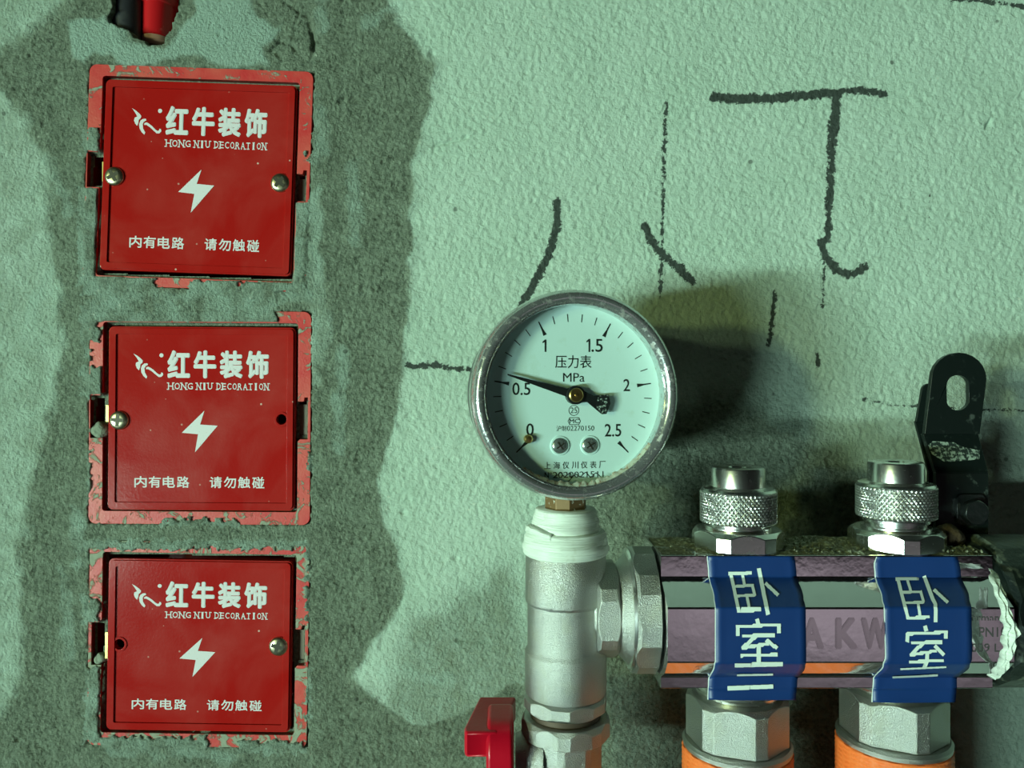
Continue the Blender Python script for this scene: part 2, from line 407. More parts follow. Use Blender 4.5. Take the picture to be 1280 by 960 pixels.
# ------------------------------------------------------------------ the plaster wall: real relief
def build_wall():
    st = 1.8
    us = np.concatenate([np.array([-14100, -5000, -1500, -700, -400, -270, -230]), np.arange(-210, 1640, st), np.array([1660, 1690, 1760, 2000, 3000, 5400, 7700])])
    vs = np.concatenate([np.array([-6600, -4000, -2000, -900, -400, -260, -210]), np.arange(-190, 1130, st), np.array([1150, 1180, 1240, 1350, 1580, 2100, 2885])])
    U, V = np.meshgrid(us, vs)
    inside = (U > -216) & (U < 1645) & (V > -196) & (V < 1136)
    wu = U+9*fbm(U/38, V/38, 3); wv = V+9*fbm(U/38+50, V/38+31, 3)
    # cement filled chase around the boxes
    ch = sdf([(-200, 92), (-20, 74), (30, 40), (70, 12), (140, -60), (470, -120), (484, 10), (520, 52), (543, 84), (534, 140), (520, 200), (515, 300), (508, 400), (504, 470), (492, 540), (468, 600), (484, 660),
              (505, 700), (498, 760), (470, 800), (440, 850), (520, 905), (600, 880), (650, 850), (760, 900), (900, 1100), (20, 1150), (-200, 1150), (-200, 930), (-10, 905), (25, 850), (22, 700),
              (38, 600), (60, 520), (78, 430), (62, 300), (58, 200), (30, 150), (0, 118), (-200, 140)], wu, wv)
    leftgrit = 0.40*(1-sm(U, 120, 170))
    cement = sm(ch, np.where(U < 130, -26, -8), np.where(U < 130, 26, 10))
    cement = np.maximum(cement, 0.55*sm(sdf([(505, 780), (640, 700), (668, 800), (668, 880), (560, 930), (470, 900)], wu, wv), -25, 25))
    cement = np.maximum(cement, 0.9*sm(sdf([(742, 560), (900, 480), (1060, 560), (1130, 640), (1170, 720), (1190, 860), (1230, 1200), (640, 1200), (690, 860), (700, 640)], wu, wv), -30, 40))  # cement tone carried behind the manifold, painted in for shade there
    cement = cement*(1-0.45*sm(sdf([(384, 240), (410, 240), (404, 330), (420, 420), (400, 480), (384, 480)], wu, wv), -8, 10))
    cement = np.maximum(cement, leftgrit)
    # a smoother, paler patch of new plaster over the top box, and thinner ones
    fr = sdf([(84, 30), (112, 26), (150, 30), (176, 56), (205, 62), (238, 22), (250, -40), (300, -50), (322, 24), (352, 38), (332, 60), (336, 86), (300, 84), (262, 78), (240, 70), (204, 76),
              (176, 86), (152, 82), (140, 68), (118, 66), (108, 82), (94, 70)], wu, wv)
    fresh = sm(fr, -12, 12)
    for pts in ([(404, -20), (400, 20), (402, 34)], [(394, 130), (400, 165), (402, 200)], [(62, 200), (75, 235), (84, 262)], [(130, 372), (230, 372), (350, 374), (384, 368)], [(60, 340), (30, 420)],
                [(398, 250), (394, 320), (392, 345)], [(460, 30), (500, 8)], [(440, 200), (446, 300)], [(430, 440), (424, 560)], [(480, 840), (560, 850)], [(390, 395), (394, 440)], [(96, 640), (104, 700)],
                [(78, 720), (90, 820)], [(140, 936), (300, 944)]):
        fresh = np.maximum(fresh, 0.46*sm(-sdline(pts, wu+6*perlin(U/14, V/14), wv), -26, -2))
    # relief
    A1, B1 = U*0.8+V*0.6, V*0.8-U*0.6; A2, B2 = U*0.34+V*0.94, V*0.34-U*0.94
    grain = 0.50*fbm(A1/6.2, B1/6.2, 2)+0.30*fbm(A2/13, B2/13, 2)
    worm = 0.50*(1-np.abs(perlin(A2/8.5+3, B2/8.5)*2))+0.32*(1-np.abs(perlin(A1/13+30, B1/13)*2))
    plaster = grain*0.55+worm*0.62+0.5*fbm(U/150, V/150, 2)
    ridg = 0.75*np.abs(perlin(U/8, V/8))+0.65*np.abs(perlin(U/15+7, V/15))
    cem = 0.95*fbm(A1/5, B1/5, 3)+0.55*fbm(U/22, V/22, 3)-0.5*ridg-0.35
    frs = 0.35*grain+0.35*fbm(U/30, V/30, 2)+0.5
    h = plaster*(1-cement)+cem*cement
    h = h+0.55*np.exp(-(ch/9)**2)*sm(fbm(U/30+11, V/30, 2), -0.2, 0.3)
    h = h*(1-fresh)+frs*fresh
    # pits, cracks
    for pts, w in (([(340, 62), (352, 50), (366, 56), (372, 66)], 2.2), ([(346, 64), (354, 76), (350, 84)], 2.5), ([(388, 76), (392, 60), (390, 40)], 2.4), ([(544, 182), (560, 178), (582, 172)], 1.6),
                   ([(220, 940), (240, 948), (270, 950), (300, 940)], 2.0), ([(425, 128), (428, 120)], 2.6), ([(388, 154), (392, 158)], 3.0), ([(400, 456), (408, 458)], 3.5), ([(100, 640), (108, 640)], 3.0),
                   ([(572, 800), (610, 802)], 2), ([(352, 0), (384, 20), (392, 60)], 2.0), ([(1232, 160), (1237, 150)], 1.5)):
        h -= 1.3*np.exp(-(sdline(pts, wu*0.35+U*0.65, wv*0.35+V*0.65)/w)**2)
    for (u, v, r) in ((275, 43, 2.5), (248, 58, 2.5), (504, 640, 3), (570, 698, 2.5), (662, 632, 2.5), (540, 68, 4)):
        h -= 1.2*np.exp(-(np.hypot(U-u, V-v)/r)**2)
    for (u, v, r, a) in ((362, 52, 9, 1.0), (100, 639, 5, 1.6), (536, 72, 7, 0.8), (395, 22, 8, 0.5), (130, 122, 6, 0.4)):
        h += a*np.exp(-(np.hypot(U-u, V-v)/r)**2)
    # lumps in front of the broken recess
    lump = sdf([(138, 28), (166, 50), (196, 58), (210, 44), (214, 58), (190, 74), (160, 66), (138, 40)], wu, wv)
    h += sm(lump, -4, 4)*(1.2*np.abs(perlin(U/5, V/5))+0.2)
    # recess with the conduits
    ru = U+3+2.5*fbm(U/12+5, V/12, 3); rv = V+3.5*fbm(U/12, V/12+8, 3)
    rec = sdf([(142, -200), (143, -20), (145, 12), (138, 22), (143, 29), (160, 34), (172, 46), (184, 50), (191, 56), (205, 55), (211, 42), (219, 22), (228, -10), (238, -40), (240, -200)], ru, rv)
    deep = sm(rec, -1.2, 3.5)
    # around and over the rims of the boxes
    cover = np.full(U.shape, -1.0)
    for b in BOX:
        cu, cv = (b['lid'][0]+b['lid'][1])/2, (b['lid'][2]+b['lid'][3])/2; a = math.radians(b['rot'])
        LU = cu+(U-cu)*math.cos(a)-(V-cv)*math.sin(a); LV = cv+(U-cu)*math.sin(a)+(V-cv)*math.cos(a)
        b['LU'], b['LV'] = LU, LV
        o = b['out']
        inn = np.minimum(np.minimum(LU-o[0], o[1]-LU), np.minimum(LV-o[2], o[3]-LV))     # >0 on the rim
        n = 3.2*fbm(U/9, V/9, 3)+2.5*fbm(U/24+4, V/24, 2)
        near = np.exp(-(np.clip(-inn, 0, 99)/26)**2)
        h = h*(1-near)+(1.15+0.45*h)*near
        b['inn'] = inn+n
    def rect(u0, u1, v0, v1): return np.minimum(np.minimum(U-u0, u1-U), np.minimum(V-v0, v1-V))
    nz = 7*fbm(U/10+3, V/10+3, 3)+2.5*fbm(U/4, V/4, 2)
    def add(u0, u1, v0, v1, bias=0):
        nonlocal cover
        cover = np.maximum(cover, rect(u0, u1, v0, v1)+nz+bias)
    add(104, 126, 163, 192, 3); add(104, 129, 240, 352, 7); add(366, 394, 250, 345, 0); add(300, 384, 352, 366, 3); add(110, 190, 350, 372, 8); add(235, 300, 351, 366, 2)
    add(376, 394, 180, 208, -5); add(366, 383, 330, 358, 3)
    add(104, 345, 383, 401.5, 5); add(104, 124, 400, 425, 4); add(104, 129, 462, 494, 5); add(106, 118, 560, 640, -3); add(380, 396, 560, 600, -4); add(200, 300, 646, 660, -1); add(104, 116, 425, 450, 0)
    add(104, 390, 672, 688, -1); add(104, 126, 745, 778, 2); add(108, 128, 832, 925, 2); add(378, 392, 680, 780, -3); add(130, 260, 922, 938, 4); add(300, 380, 926, 940, 2); add(380, 394, 830, 900, -3)
    floor_ = np.full(U.shape, 9.0)
    cutm = np.zeros(U.shape, bool)
    for b in BOX:
        LU, LV, inn = b['LU'], b['LV'], b['inn']
        op = b['op']; ol = np.minimum(np.minimum(LU-op[0], op[1]-LU), np.minimum(LV-op[2], op[3]-LV))
        nl = np.minimum(np.minimum(LU-b['ln'][0], op[0]+3-LU), np.minimum(LV-b['ln'][1], b['ln'][2]-LV))
        nr = np.minimum(np.minimum(LU-op[1]+3, b['rn'][0]-LU), np.minimum(LV-b['rn'][1], b['rn'][2]-LV))
        opening = np.maximum(ol, np.maximum(nl, nr))
        on = sm(inn, -0.8, 1.6)                    # on the rim: go under it unless smeared over
        cov = sm(cover, -0.5, 2.0)*sm(-opening, -0.5, 1.0)
        hc = 1.0+0.55*cov+0.25*h*cov
        under = -1.6
        h = np.where(on > 0, h*(1-on)+(under*(1-cov)+hc*cov)*on, h)
        cutm |= opening > 3.0
        fresh = np.where((inn > -14) & (cov > 0.2), np.maximum(fresh, 0.45), fresh)
    # marker pen
    ink = np.full(U.shape, -8.0)
    def stroke(pts, w, fade=0.0):
        nonlocal ink
        ink = np.maximum(ink, w/2-sdline(pts, U, V)-fade)
    stroke([(892, 122), (925, 124), (965, 123), (1000, 120), (1042, 116)], 9.5, -1.2); stroke([(1042, 116), (1078, 113), (1106, 118)], 7, -0.8)
    stroke([(1048, 118), (1043, 150), (1040, 190), (1037, 240), (1034, 300)], 9, 0.4); stroke([(1046, 118), (1041, 170)], 9, -1.2); stroke([(1036, 150), (1034, 230), (1031, 320), (1030, 345)], 3.6, 0.1)
    stroke([(1026, 302), (1032, 322), (1046, 338), (1060, 344), (1070, 341), (1080, 333)], 8.5, -1.0); stroke([(1030, 340), (1028, 384)], 6, 1.9)
    stroke([(833, 128), (830, 190), (828, 280), (825, 372)], 3.6, 0.0)
    stroke([(806, 283), (814, 302), (832, 322), (848, 334), (864, 352)], 7.5, -1.2)
    stroke([(697, 253), (696, 282), (689, 312), (674, 342), (662, 365), (652, 382)], 8.5, -0.7)
    stroke([(511, 458), (545, 456), (550, 458)], 6.5, -0.4); stroke([(556, 460), (592, 462)], 6, 0.2)
    stroke([(968, 364), (966, 395), (961, 430)], 7, 1.0); stroke([(1021, 444), (1022, 455)], 4, -0.8)
    stroke([(1080, 500), (1110, 506), (1150, 508), (1215, 511), (1290, 514)], 7, 2.6)
    stroke([(1168, -4), (1200, 0), (1245, 4), (1290, 12)], 7, 1.0)
    stroke([(941, 92), (938, 150), (940, 205)], 4, 3.4); stroke([(932, 240), (931, 310)], 4, 3.6); stroke([(1162, 236), (1160, 300)], 4, 3.2); stroke([(696, 180), (694, 240)], 3, 3.4)
    shade_tint = 0.22*sm(sdf([(800, 345), (860, 338), (960, 345), (968, 420), (900, 480), (800, 470)], wu, wv), -25, 30)  # brown tone painted where the gauge casts its shadow
    shade_tint = np.maximum(shade_tint, 0.22*sm(sdf([(1020, 470), (1300, 400), (1300, 700), (1020, 700)], wu, wv), -60, 70))  # darkening painted over the shaded wall at lower right
    fade = sm(np.minimum(np.minimum(U+208, 1638-U), np.minimum(V+188, 1128-V)), 0, 90)
    for arr in (cement, fresh, shade_tint): arr *= fade
    h = np.where(inside, np.where(deep > 0, h*(1-deep)-26*deep, h*fade), 0)
    X = (U-640)*S0/1000; Z = (480-V)*S0/1000; Y = -h/1000
    nr, nc = U.shape
    idx = np.arange(nr*nc).reshape(nr, nc)
    q = np.stack([idx[1:, :-1], idx[1:, 1:], idx[:-1, 1:], idx[:-1, :-1]], -1)
    cut = cutm[1:, :-1] & cutm[1:, 1:] & cutm[:-1, 1:] & cutm[:-1, :-1]
    q = q[~cut].reshape(-1, 4)
    me = bpy.data.meshes.new('wall_back')
    me.vertices.add(nr*nc); me.vertices.foreach_set('co', np.stack([X, Y, Z], -1).ravel())
    me.loops.add(q.size); me.loops.foreach_set('vertex_index', q.ravel())
    me.polygons.add(len(q)); me.polygons.foreach_set('loop_start', np.arange(0, q.size, 4)); me.polygons.foreach_set('loop_total', np.full(len(q), 4))
    me.update(calc_edges=True); me.polygons.foreach_set('use_smooth', np.ones(len(q), bool))
    for n, a in (('cement', cement), ('fresh', fresh), ('ink', ink), ('shade_tint', shade_tint)):
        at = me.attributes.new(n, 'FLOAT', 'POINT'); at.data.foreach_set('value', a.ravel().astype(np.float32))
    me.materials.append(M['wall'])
    o = bpy.data.objects.new('wall_back', me); C.objects.link(o); o['kind'] = 'structure'
build_wall()

# ------------------------------------------------------------------ the rest of the room
def slab(name, x0, x1, y0, y1, z0, z1, mat):
    o = MB().add([(x, y, z) for x in (x0, x1) for y in (y0, y1) for z in (z0, z1)],
             [(0, 1, 3, 2), (4, 6, 7, 5), (0, 4, 5, 1), (2, 3, 7, 6), (0, 2, 6, 4), (1, 5, 7, 3)]).build(name, mat, smooth=0)
    o['kind'] = 'structure'; recalc(o)
slab('floor', -4600, 2200, -4300, 30, -800, -750, M['room_floor'])
slab('ceiling', -4600, 2200, -4300, 30, 2200, 2260, M['room_wall'])
slab('wall_left', -4660, -4600, -4300, 30, -750, 2200, M['room_wall'])
slab('wall_right', 2200, 2260, -4300, 30, -750, 2200, M['room_wall'])
slab('wall_front', -4600, 2200, -4360, -4300, -750, 2200, M['room_wall'])

# ------------------------------------------------------------------ junction boxes
def screw_mb(x, z, d, r, rot):
    mb = lathe([(r, 0), (r*0.99, 0.5), (r*0.9, 0.95), (r*0.7, 1.3), (r*0.45, 1.42), (0, 1.42)], n=32, M=AX('d', x, d, z), caps=False)
    return mb
def cross(x, z, d, r, rot, w=0.22):
    pts = []
    for i in range(4):
        a = rot+i*math.pi/2
        for da, rr in ((-w*1.2, r), (w*1.2, r), (math.pi/4, r*0.42)): pts.append((x+rr*math.cos(a+da), z+rr*math.sin(a+da)))
    return prism(pts, [], d-0.3, d)
def make_box(b, k):
    mm = lambda u, v: ((u-640)*S0, (480-v)*S0)
    R = lambda u, v: mm(*rotp(b, u, v))
    cu, cv = (b['lid'][0]+b['lid'][1])/2, (b['lid'][2]+b['lid'][3])/2
    cx, cz = mm(cu, cv)
    t = thing('junction_box', b['label'], 'junction box', (cx, -14, cz), 'red junction boxes set in the wall')
    def T(pts): return [R(640+x/S0, 480-z/S0) for x, z in pts]
    def box2(u0, u1, v0, v1, r): 
        a, c = mm(u0, v1), mm(u1, v0); return rrect(a[0], c[0], a[1], c[1], r)
    o = b['out']; outer = T(box2(o[0], o[1], o[2], o[3], 3.0))
    op = b['op']
    # opening with the two ear notches, counter-clockwise from the top right
    (l0, l1), (r0, r1) = b['ln'][1:], b['rn'][1:]
    lu, ru = b['ln'][0], b['rn'][0]; q = 3.5
    o2 = [(op[1]-q, op[2]), (op[0]+q, op[2]), (op[0]+1, op[2]+1), (op[0], op[2]+q), (op[0], l0-4), (op[0]-4, l0), (lu, l0), (lu, l1), (op[0], l1), (op[0], op[3]-q), (op[0]+1, op[3]-1), (op[0]+q, op[3]),
          (op[1]-q, op[3]), (op[1]-1, op[3]-1), (op[1], op[3]-q), (op[1], r1+3), (op[1]+3, r1), (ru, r1), (ru, r0), (ru-4, r0), (ru-5, r0+5), (op[1], r0+5), (op[1], op[2]+q), (op[1]-1, op[2]+1)]
    hole = [R(u, v) for u, v in o2]
    prism(outer, [hole], -2.2, 1.0).build('box_frame', flange_mat('red_frame_%s' % 'abc'[k], b['amt']), t, bevel=0.35)
    # inner walls and bottom of the box
    n = len(hole); w = MB(); w.add([(x, -0.4, z) for x, z in hole]+[(x, 24, z) for x, z in hole],
        [(i, (i+1) % n, (i+1) % n+n, i+n) for i in range(n)]+[tuple(range(n, 2*n))])
    recalc(w.build('box_body', M['red_deep'], t, smooth=0))
    # cover plate
    L = b['lid']; ly = b['lsy'], b['rsy']
    def mk(u0, u1, v0, v1, r): return T(box2(u0, u1, v0, v1, r))
    hu = (cu-101.5, cu+101)
    hp = [mm(hu[0], ly[0]), mm(hu[1], ly[1])]
    if k == 0: hp = [mm(146, 222), mm(352, 230)]
    elif k == 1: hp = [mm(152, 525), mm(353.5, 524)]
    else: hp = [mm(152, 803.5), mm(350, 806)]
    holes = [circ(x, z, 1.55 if s == 'screw' else 2.0, 20) for (x, z), s in zip(hp, (b['left'], b['right']))]
    lid = prism(mk(L[0], L[1], L[2], L[3], 2.0), holes, -0.6, 1.5).build('cover', M['red_lid'], t, bevel=0.55, seg=3)
    rim = prism(mk(L[0]+2, L[1]-2, L[2]+2, L[3]-2, 1.6), [mk(L[0]+9.5, L[1]-9.5, L[2]+9.5, L[3]-9.5, 0.6)], 1.2, 2.15)
    rim.build('rim', M['red_lid'], lid, bevel=0.28)
    # hole sides where no screw sits
    for (x, z), s in zip(hp, (b['left'], b['right'])):
        if s == 'hole':
            prism(circ(x, z, 2.9, 24), [circ(x, z, 2.0, 24)], 1.4, 1.85).build('screw_hole_collar', M['red_lid'], lid, bevel=0.15)
    # writing
    sy = (L[3]-L[2])/230.0
    d = 1.56
    def fn(x, z):                          # lid pixels relative to its centre
        X, Z = R(cu+x, cv+z*sy); return (X, -d, Z)
    m = MB()
    for i, ch in enumerate('红牛装饰'):
        x0 = -43+i*32.6; text(m, ch, x0, x0+28.5, -50.5, -85.5, fn, bold=0.046)
    m.build('chinese_lettering', M['print'], lid, smooth=0)
    m = MB()
    def serif(chs, x0, x1):
        n = len(chs); w = (x1-x0)/n
        for i, ch in enumerate(chs):
            a, c = x0+i*w+0.5, x0+(i+1)*w-1.0
            if ch == 'I': a, c = a+w*0.22, c-w*0.22
            text(m, ch, a, c, -36.5, -44.5, fn, bold=0.02)
            for lx in {'H': (a, c), 'N': (a, c), 'I': ((a+c)/2,), 'U': (a, c), 'D': (a+0.6,), 'E': (a,), 'R': (a, c), 'A': (a, c), 'T': ((a+c)/2,)}.get(ch, ()):
                e = -36.5 if ch not in 'U' else -44.5
                for zz in ((e,) if ch in 'RATU' else (-36.5, -44.5)):
                    m.add([fn(lx-1.5, zz-0.5), fn(lx+1.5, zz-0.5), fn(lx+1.5, zz+0.6), fn(lx-1.5, zz+0.6)], [(0, 1, 2, 3)])
    serif('HONG', -42.5, -10); serif('NIU', -7, 14); serif('DECORATION', 18, 84)
    m.build('latin_lettering', M['print'], lid, smooth=0)
    m = MB()
    for i, ch in enumerate('内有电路'): text(m, ch, -83+i*17.6, -83+i*17.6+15.4, 87, 72.6, fn, bold=0.022)
    for i, ch in enumerate('请勿触碰'): text(m, ch, 10.5+i*17.6, 10.5+i*17.6+15.4, 87, 72.6, fn, bold=0.022)
    m.build('warning_lettering', M['print'], lid, smooth=0)
    def flat(pts, name):
        pts = [(x, z) for x, z in pts]
        tri = tessellate_polygon([[Vector((x, -z, 0)) for x, z in pts]])
        return MB().add([fn(x, z) for x, z in pts], [tuple(a) for a in tri]).build(name, M['print'], lid, smooth=0)
    flat([(3.5, -10), (-24.6, 18), (-4.3, 19.7), (-8, 42.5), (20, 8.8), (-1.8, 7.5)], 'lightning_bolt')
    # the small running-animal emblem: flowing strokes of changing width
    m = MB()
    for pts in ([(15, 130), (50, 150), (78, 172), (94, 190), (90, 207), (74, 222), (72, 245), (62, 272), (45, 255), (34, 228), (38, 206), (60, 196), (46, 172)],
                [(132, 212), (138, 225), (118, 236), (108, 255), (112, 290), (132, 325), (124, 342), (100, 320), (82, 290), (78, 255), (88, 228), (108, 214)],
                [(138, 240), (160, 250), (190, 272), (215, 296), (235, 308), (248, 300), (248, 288), (262, 292), (266, 308), (252, 326), (228, 328), (200, 306), (170, 280), (140, 262), (120, 262), (122, 248)]):
        pts = [((a-300)/6.74-43, (c_-100)/6.74-85.5) for a, c_ in pts]
        tri = tessellate_polygon([[Vector((x, -z, 0)) for x, z in pts]]); m.add([fn(x, z) for x, z in pts], [tuple(a) for a in tri])
    m.add([fn(-50.5+2.6*math.cos(i*math.pi/6), -79+2.6*math.sin(i*math.pi/6)) for i in range(12)], [tuple(range(12))])
    m.build('emblem', M['print'], lid, smooth=0)
    # screws
    for i, ((x, z), s) in enumerate(zip(hp, (b['left'], b['right']))):
        if s != 'screw': continue
        r = 3.75
        sc = screw_mb(x, z, 1.5, r, 0).build('screw', M['plated'], t, smooth=60)
        cross(x-0.2, z+0.1, 2.96, r*0.66, 0.5+i*0.35+k).build('cross_recess', M['recess'], sc, smooth=0)
        prism(circ(x, z, 1.3, 12), [], -7, 1.6).build('shank', M['plated'], sc, smooth=0)
    # metal ears
    a = R(b['ln'][0]+14, b['ln'][1]+10); c = R(op[0]+14, b['ln'][2]-14)
    e = b['lid'][0]
    a = R(e-(4.5 if k else 2.6), l0+12); c = R(e+9, l1-(20 if k == 1 else 8))
    prism([(a[0], a[1]), (a[0], c[1]), (c[0], c[1]), (c[0], a[1])], [], 0.1, 0.9).build('metal_tab', M['bright_tab'], t, bevel=0.1)['label'] = 'bright yellow metal tab at the left edge'
    a = R(e+b['lid'][1]-b['lid'][0]-8, r0+9); c = R(ru-1, r1-1)
    prism([(a[0], a[1]), (a[0], c[1]), (c[0], c[1]), (c[0], a[1])], [], -3.6, -2.4).build('metal_tab', M['tab'], t, bevel=0.1)
    return t
for k, b in enumerate(BOX): make_box(b, k)

def lump(name, u, v, dist, rx, rd, rz, mat, label, cat, seed):
    import bmesh
    x, z = px(u, v, dist); rr = random.Random(seed)
    bm = bmesh.new(); bmesh.ops.create_icosphere(bm, subdivisions=3, radius=1)
    ph = [rr.uniform(0, 6) for _ in range(6)]
    for vv in bm.verts:
        c = vv.co.normalized(); f = 1+0.16*math.sin(3.1*c.x+ph[0])*math.cos(2.7*c.z+ph[1])+0.10*math.sin(6*c.y+ph[2])*math.sin(5.3*c.x+ph[3])+0.05*math.sin(13*c.z+ph[4])*math.cos(11*c.x+ph[5])
        vv.co = Vector((c.x*rx*f, c.y*rd*f, c.z*rz*f))/1000
    me = bpy.data.meshes.new(name); bm.to_mesh(me); bm.free(); me.materials.append(mat)
    for p in me.polygons: p.use_smooth = True
    o = bpy.data.objects.new(name, me); C.objects.link(o); o.location = (x/1000, -(D-dist)/1000, z/1000)
    tag(o, label, cat); return o
lump('mortar_lump', 126, 538, 301.5, 3.4, 3.0, 3.2, M['mortar'], 'grey mortar lump caught in the left notch of the middle red box', 'mortar', 3)
lump('mortar_lump', 127, 822, 301.5, 3.0, 2.6, 2.2, M['mortar'], 'small grey mortar lump in the left notch of the lowest red box', 'mortar', 9)

# ------------------------------------------------------------------ conduits in the recess
t = thing('red_conduit', 'glossy red plastic conduit coming down the broken recess over the top box', 'conduit', (-135, -14, 150))
x0, z0 = px(198, 50, 314); x1, z1 = px(207, -120, 314)
def tube_between(p, q, prof, n=40, mb=None):
    p, q = Vector(p), Vector(q); dr = q-p; L = dr.length
    Mx = Matrix.Translation(p) @ dr.to_track_quat('Z', 'Y').to_matrix().to_4x4()
    return lathe([(r, h*L) for r, h in prof], n=n, M=Mx, mb=mb)
tube_between((x0, 13, z0), (x1, 13, z1), [(4.2, -0.035), (5.6, -0.01), (6.2, 0.0), (6.6, 0.25), (6.6, 1.6)]).build('pipe', M['red_conduit'], t)
tube_between((x0, 13, z0), (x1, 13, z1), [(6.65, 0.225), (7.3, 0.235), (7.3, 1.6)]).build('collar', M['red_conduit'], t, smooth=30)
tube_between((x0, 13, z0-1), (x1, 13, z1), [(4.5, -0.05), (6.0, -0.02), (6.0, 0.01)]).build('end_ring', simple('pale_conduit_end', (0.62, 0.33, 0.24, 1), 0.7), t)
t = thing('black_conduit', 'black plastic conduit behind the red one in the broken recess', 'conduit', (-155, -18, 155))
x0, z0 = px(161, 60, 311); x1, z1 = px(164, -120, 311)
tube_between((x0, 9.5, z0), (x1, 9.5, z1), [(6.6, 0), (6.8, 0.05), (6.8, 1.6)]).build('pipe', M['black_conduit'], t)

# ------------------------------------------------------------------ pressure gauge
PX, PD, GZ = 17.3, 52.0, -3.4
YAW = math.radians(9)
g = thing('pressure_gauge', 'round chrome-rimmed pressure gauge with pale green dial, needle just past 0.5', 'gauge', (PX, PD, GZ))
G = AX('z', PX, PD, GZ) @ Matrix.Rotation(YAW, 4, 'Z') @ Matrix.Rotation(math.pi/2, 4, 'X')     # local: x right, y up, z towards the viewer
lathe([(0, -19), (28.5, -19), (30.0, -18), (30.2, -16), (30.2, 10)], n=96, M=G, caps=False).build('case', M['case'], g)
lathe([(30.2, 6.0), (31.6, 6.6), (32.2, 9.0), (32.2, 13.5), (31.7, 16.2), (30.7, 17.6), (29.7, 17.9), (28.5, 17.4), (27.8, 16.4), (27.5, 15.2), (27.5, 10.9)], n=128, M=G, caps=False).build('bezel', M['chrome_dirty'], g, smooth=50)
lathe([(30.6, 5.0), (31.3, 5.1), (31.3, 7.4), (30.6, 7.5)], n=96, M=G, caps=False).build('crimp_ring', M['case'], g)
dial = lathe([(0, 11.2), (27.6, 11.2), (27.6, 10.6)], n=96, M=G, caps=False).build('dial', M['dial'], g, smooth=0)
gl = MB(); lathe([(0, 14.9), (27.6, 14.9)], n=96, M=G, caps=False, mb=gl); gl.build('glass', M['glass'], g, smooth=0)
DS = 237/F
def gd(u, v, f=11.26): return G @ Vector(((u-713.8)*DS, (495.5-v)*DS, f))
def gfn(f=11.26): return lambda x, z: gd(x, z, f)
m = MB()
c0 = (713.8, 495.5)
for i in range(26):
    a = math.radians(225-270*i/25-0.8)
    R0 = 101.5
    def P(r, off): return (c0[0]+r*math.cos(a)-off*math.sin(a), c0[1]-r*math.sin(a)-off*math.cos(a))
    if i % 5 == 0: q = [P(R0, 0.7), P(R0-10, 1.0), P(R0-18.5, 2.4), P(R0-18.5, -2.4), P(R0-10, -1.0), P(R0, -0.7)]
    else: q = [P(R0, 0.55), P(R0-10, 0.55), P(R0-10, -0.55), P(R0, -0.55)]
    m.add([gd(*p) for p in q], [tuple(range(len(q)))])
m.build('scale_marks', M['ink'], dial, smooth=0)
m = MB()
for s, x0, x1, z1, z0, bo in (('0', 653.4, 662.8, 530.5, 545.8, .01), ('0.5', 636, 658.5, 480, 495.5, .01), ('.5', 736.5, 751, 425.2, 441.5, .01), ('2', 778, 786.5, 475.5, 490.8, .01), ('2.5', 753.6, 775, 532, 548, .01),
                              ('压力表', 690, 736.5, 445.8, 462, .004), ('MPa', 700, 727.6, 468, 479, .0)):
    text(m, s, x0, x1, z0, z1, gfn(), bold=bo)
for ux, v0, v1 in ((677.5, 426.5, 441.8), (733.6, 425.2, 441.5)):
    q = [(ux-3.6, v0+4.6), (ux-3.6, v0+2.8), (ux-0.6, v0), (ux+1.3, v0), (ux+1.3, v1), (ux-0.9, v1), (ux-0.9, v0+3.2)]
    tri = tessellate_polygon([[Vector((a, -b_, 0)) for a, b_ in q]]); m.add([gd(*p) for p in q], [tuple(t_) for t_ in tri])
m.build('dial_lettering', M['ink'], dial, smooth=0)
m = MB()
text(m, '25', 709.6, 718, 518.2, 511, gfn(), bold=0); text(m, 'MC', 708.2, 720.6, 530.8, 525.4, gfn(), bold=.015)
text(m, '沪', 691.5, 697.5, 540.6, 533.8, gfn()); text(m, '制', 698.5, 704, 540.6, 533.8, gfn()); text(m, '02270150', 705, 740, 540.2, 534, gfn())
for i, ch in enumerate('上海仪川仪表厂'): text(m, ch, 676+i*11.7, 684.4+i*11.7, 587.4, 578.6, gfn(), bold=.008)
text(m, 'N', 676.6, 682, 598.6, 591.4, gfn(), bold=.01); text(m, '°', 683, 686, 594, 591.6, gfn(), bold=.01); text(m, '2020021511', 687, 752, 598.8, 591.2, gfn())
def ringp(cx, cy, r, w, n=28):
    vs = [gd(cx+rr*math.cos(2*math.pi*i/n), cy+rr*math.sin(2*math.pi*i/n)) for rr in (r-w, r) for i in range(n)]
    m.add(vs, [(i, (i+1) % n, (i+1) % n+n, i+n) for i in range(n)])
ringp(713.8, 514.8, 6.7, 0.8)
hx = [(706, 528.2), (708.2, 523.4), (720.4, 523.4), (722.6, 528.2), (720.4, 533), (708.2, 533)]
m.add([gd(*p) for p in hx]+[gd(714.3+(a-714.3)*0.90, 528.2+(b_-528.2)*0.82) for a, b_ in hx], [(i, (i+1) % 6, (i+1) % 6+6, i+6) for i in range(6)])
# scribble over the serial number
sc = [(690, 597), (697, 592), (702, 598), (709, 592), (711, 599), (704, 606), (716, 594), (722, 598), (729, 592), (735, 599), (742, 593), (748, 598)]
for (a, b_), (c_, d_) in zip(sc[:-1], sc[1:]):
    l = math.hypot(c_-a, d_-b_); ox, oy = -(d_-b_)/l*0.45, (c_-a)/l*0.45
    m.add([gd(a+ox, b_+oy, 11.3), gd(a-ox, b_-oy, 11.3), gd(c_-ox, d_-oy, 11.3), gd(c_+ox, d_+oy, 11.3)], [(0, 1, 2, 3)])
m.build('small_lettering', M['ink_thin'], dial, smooth=0)
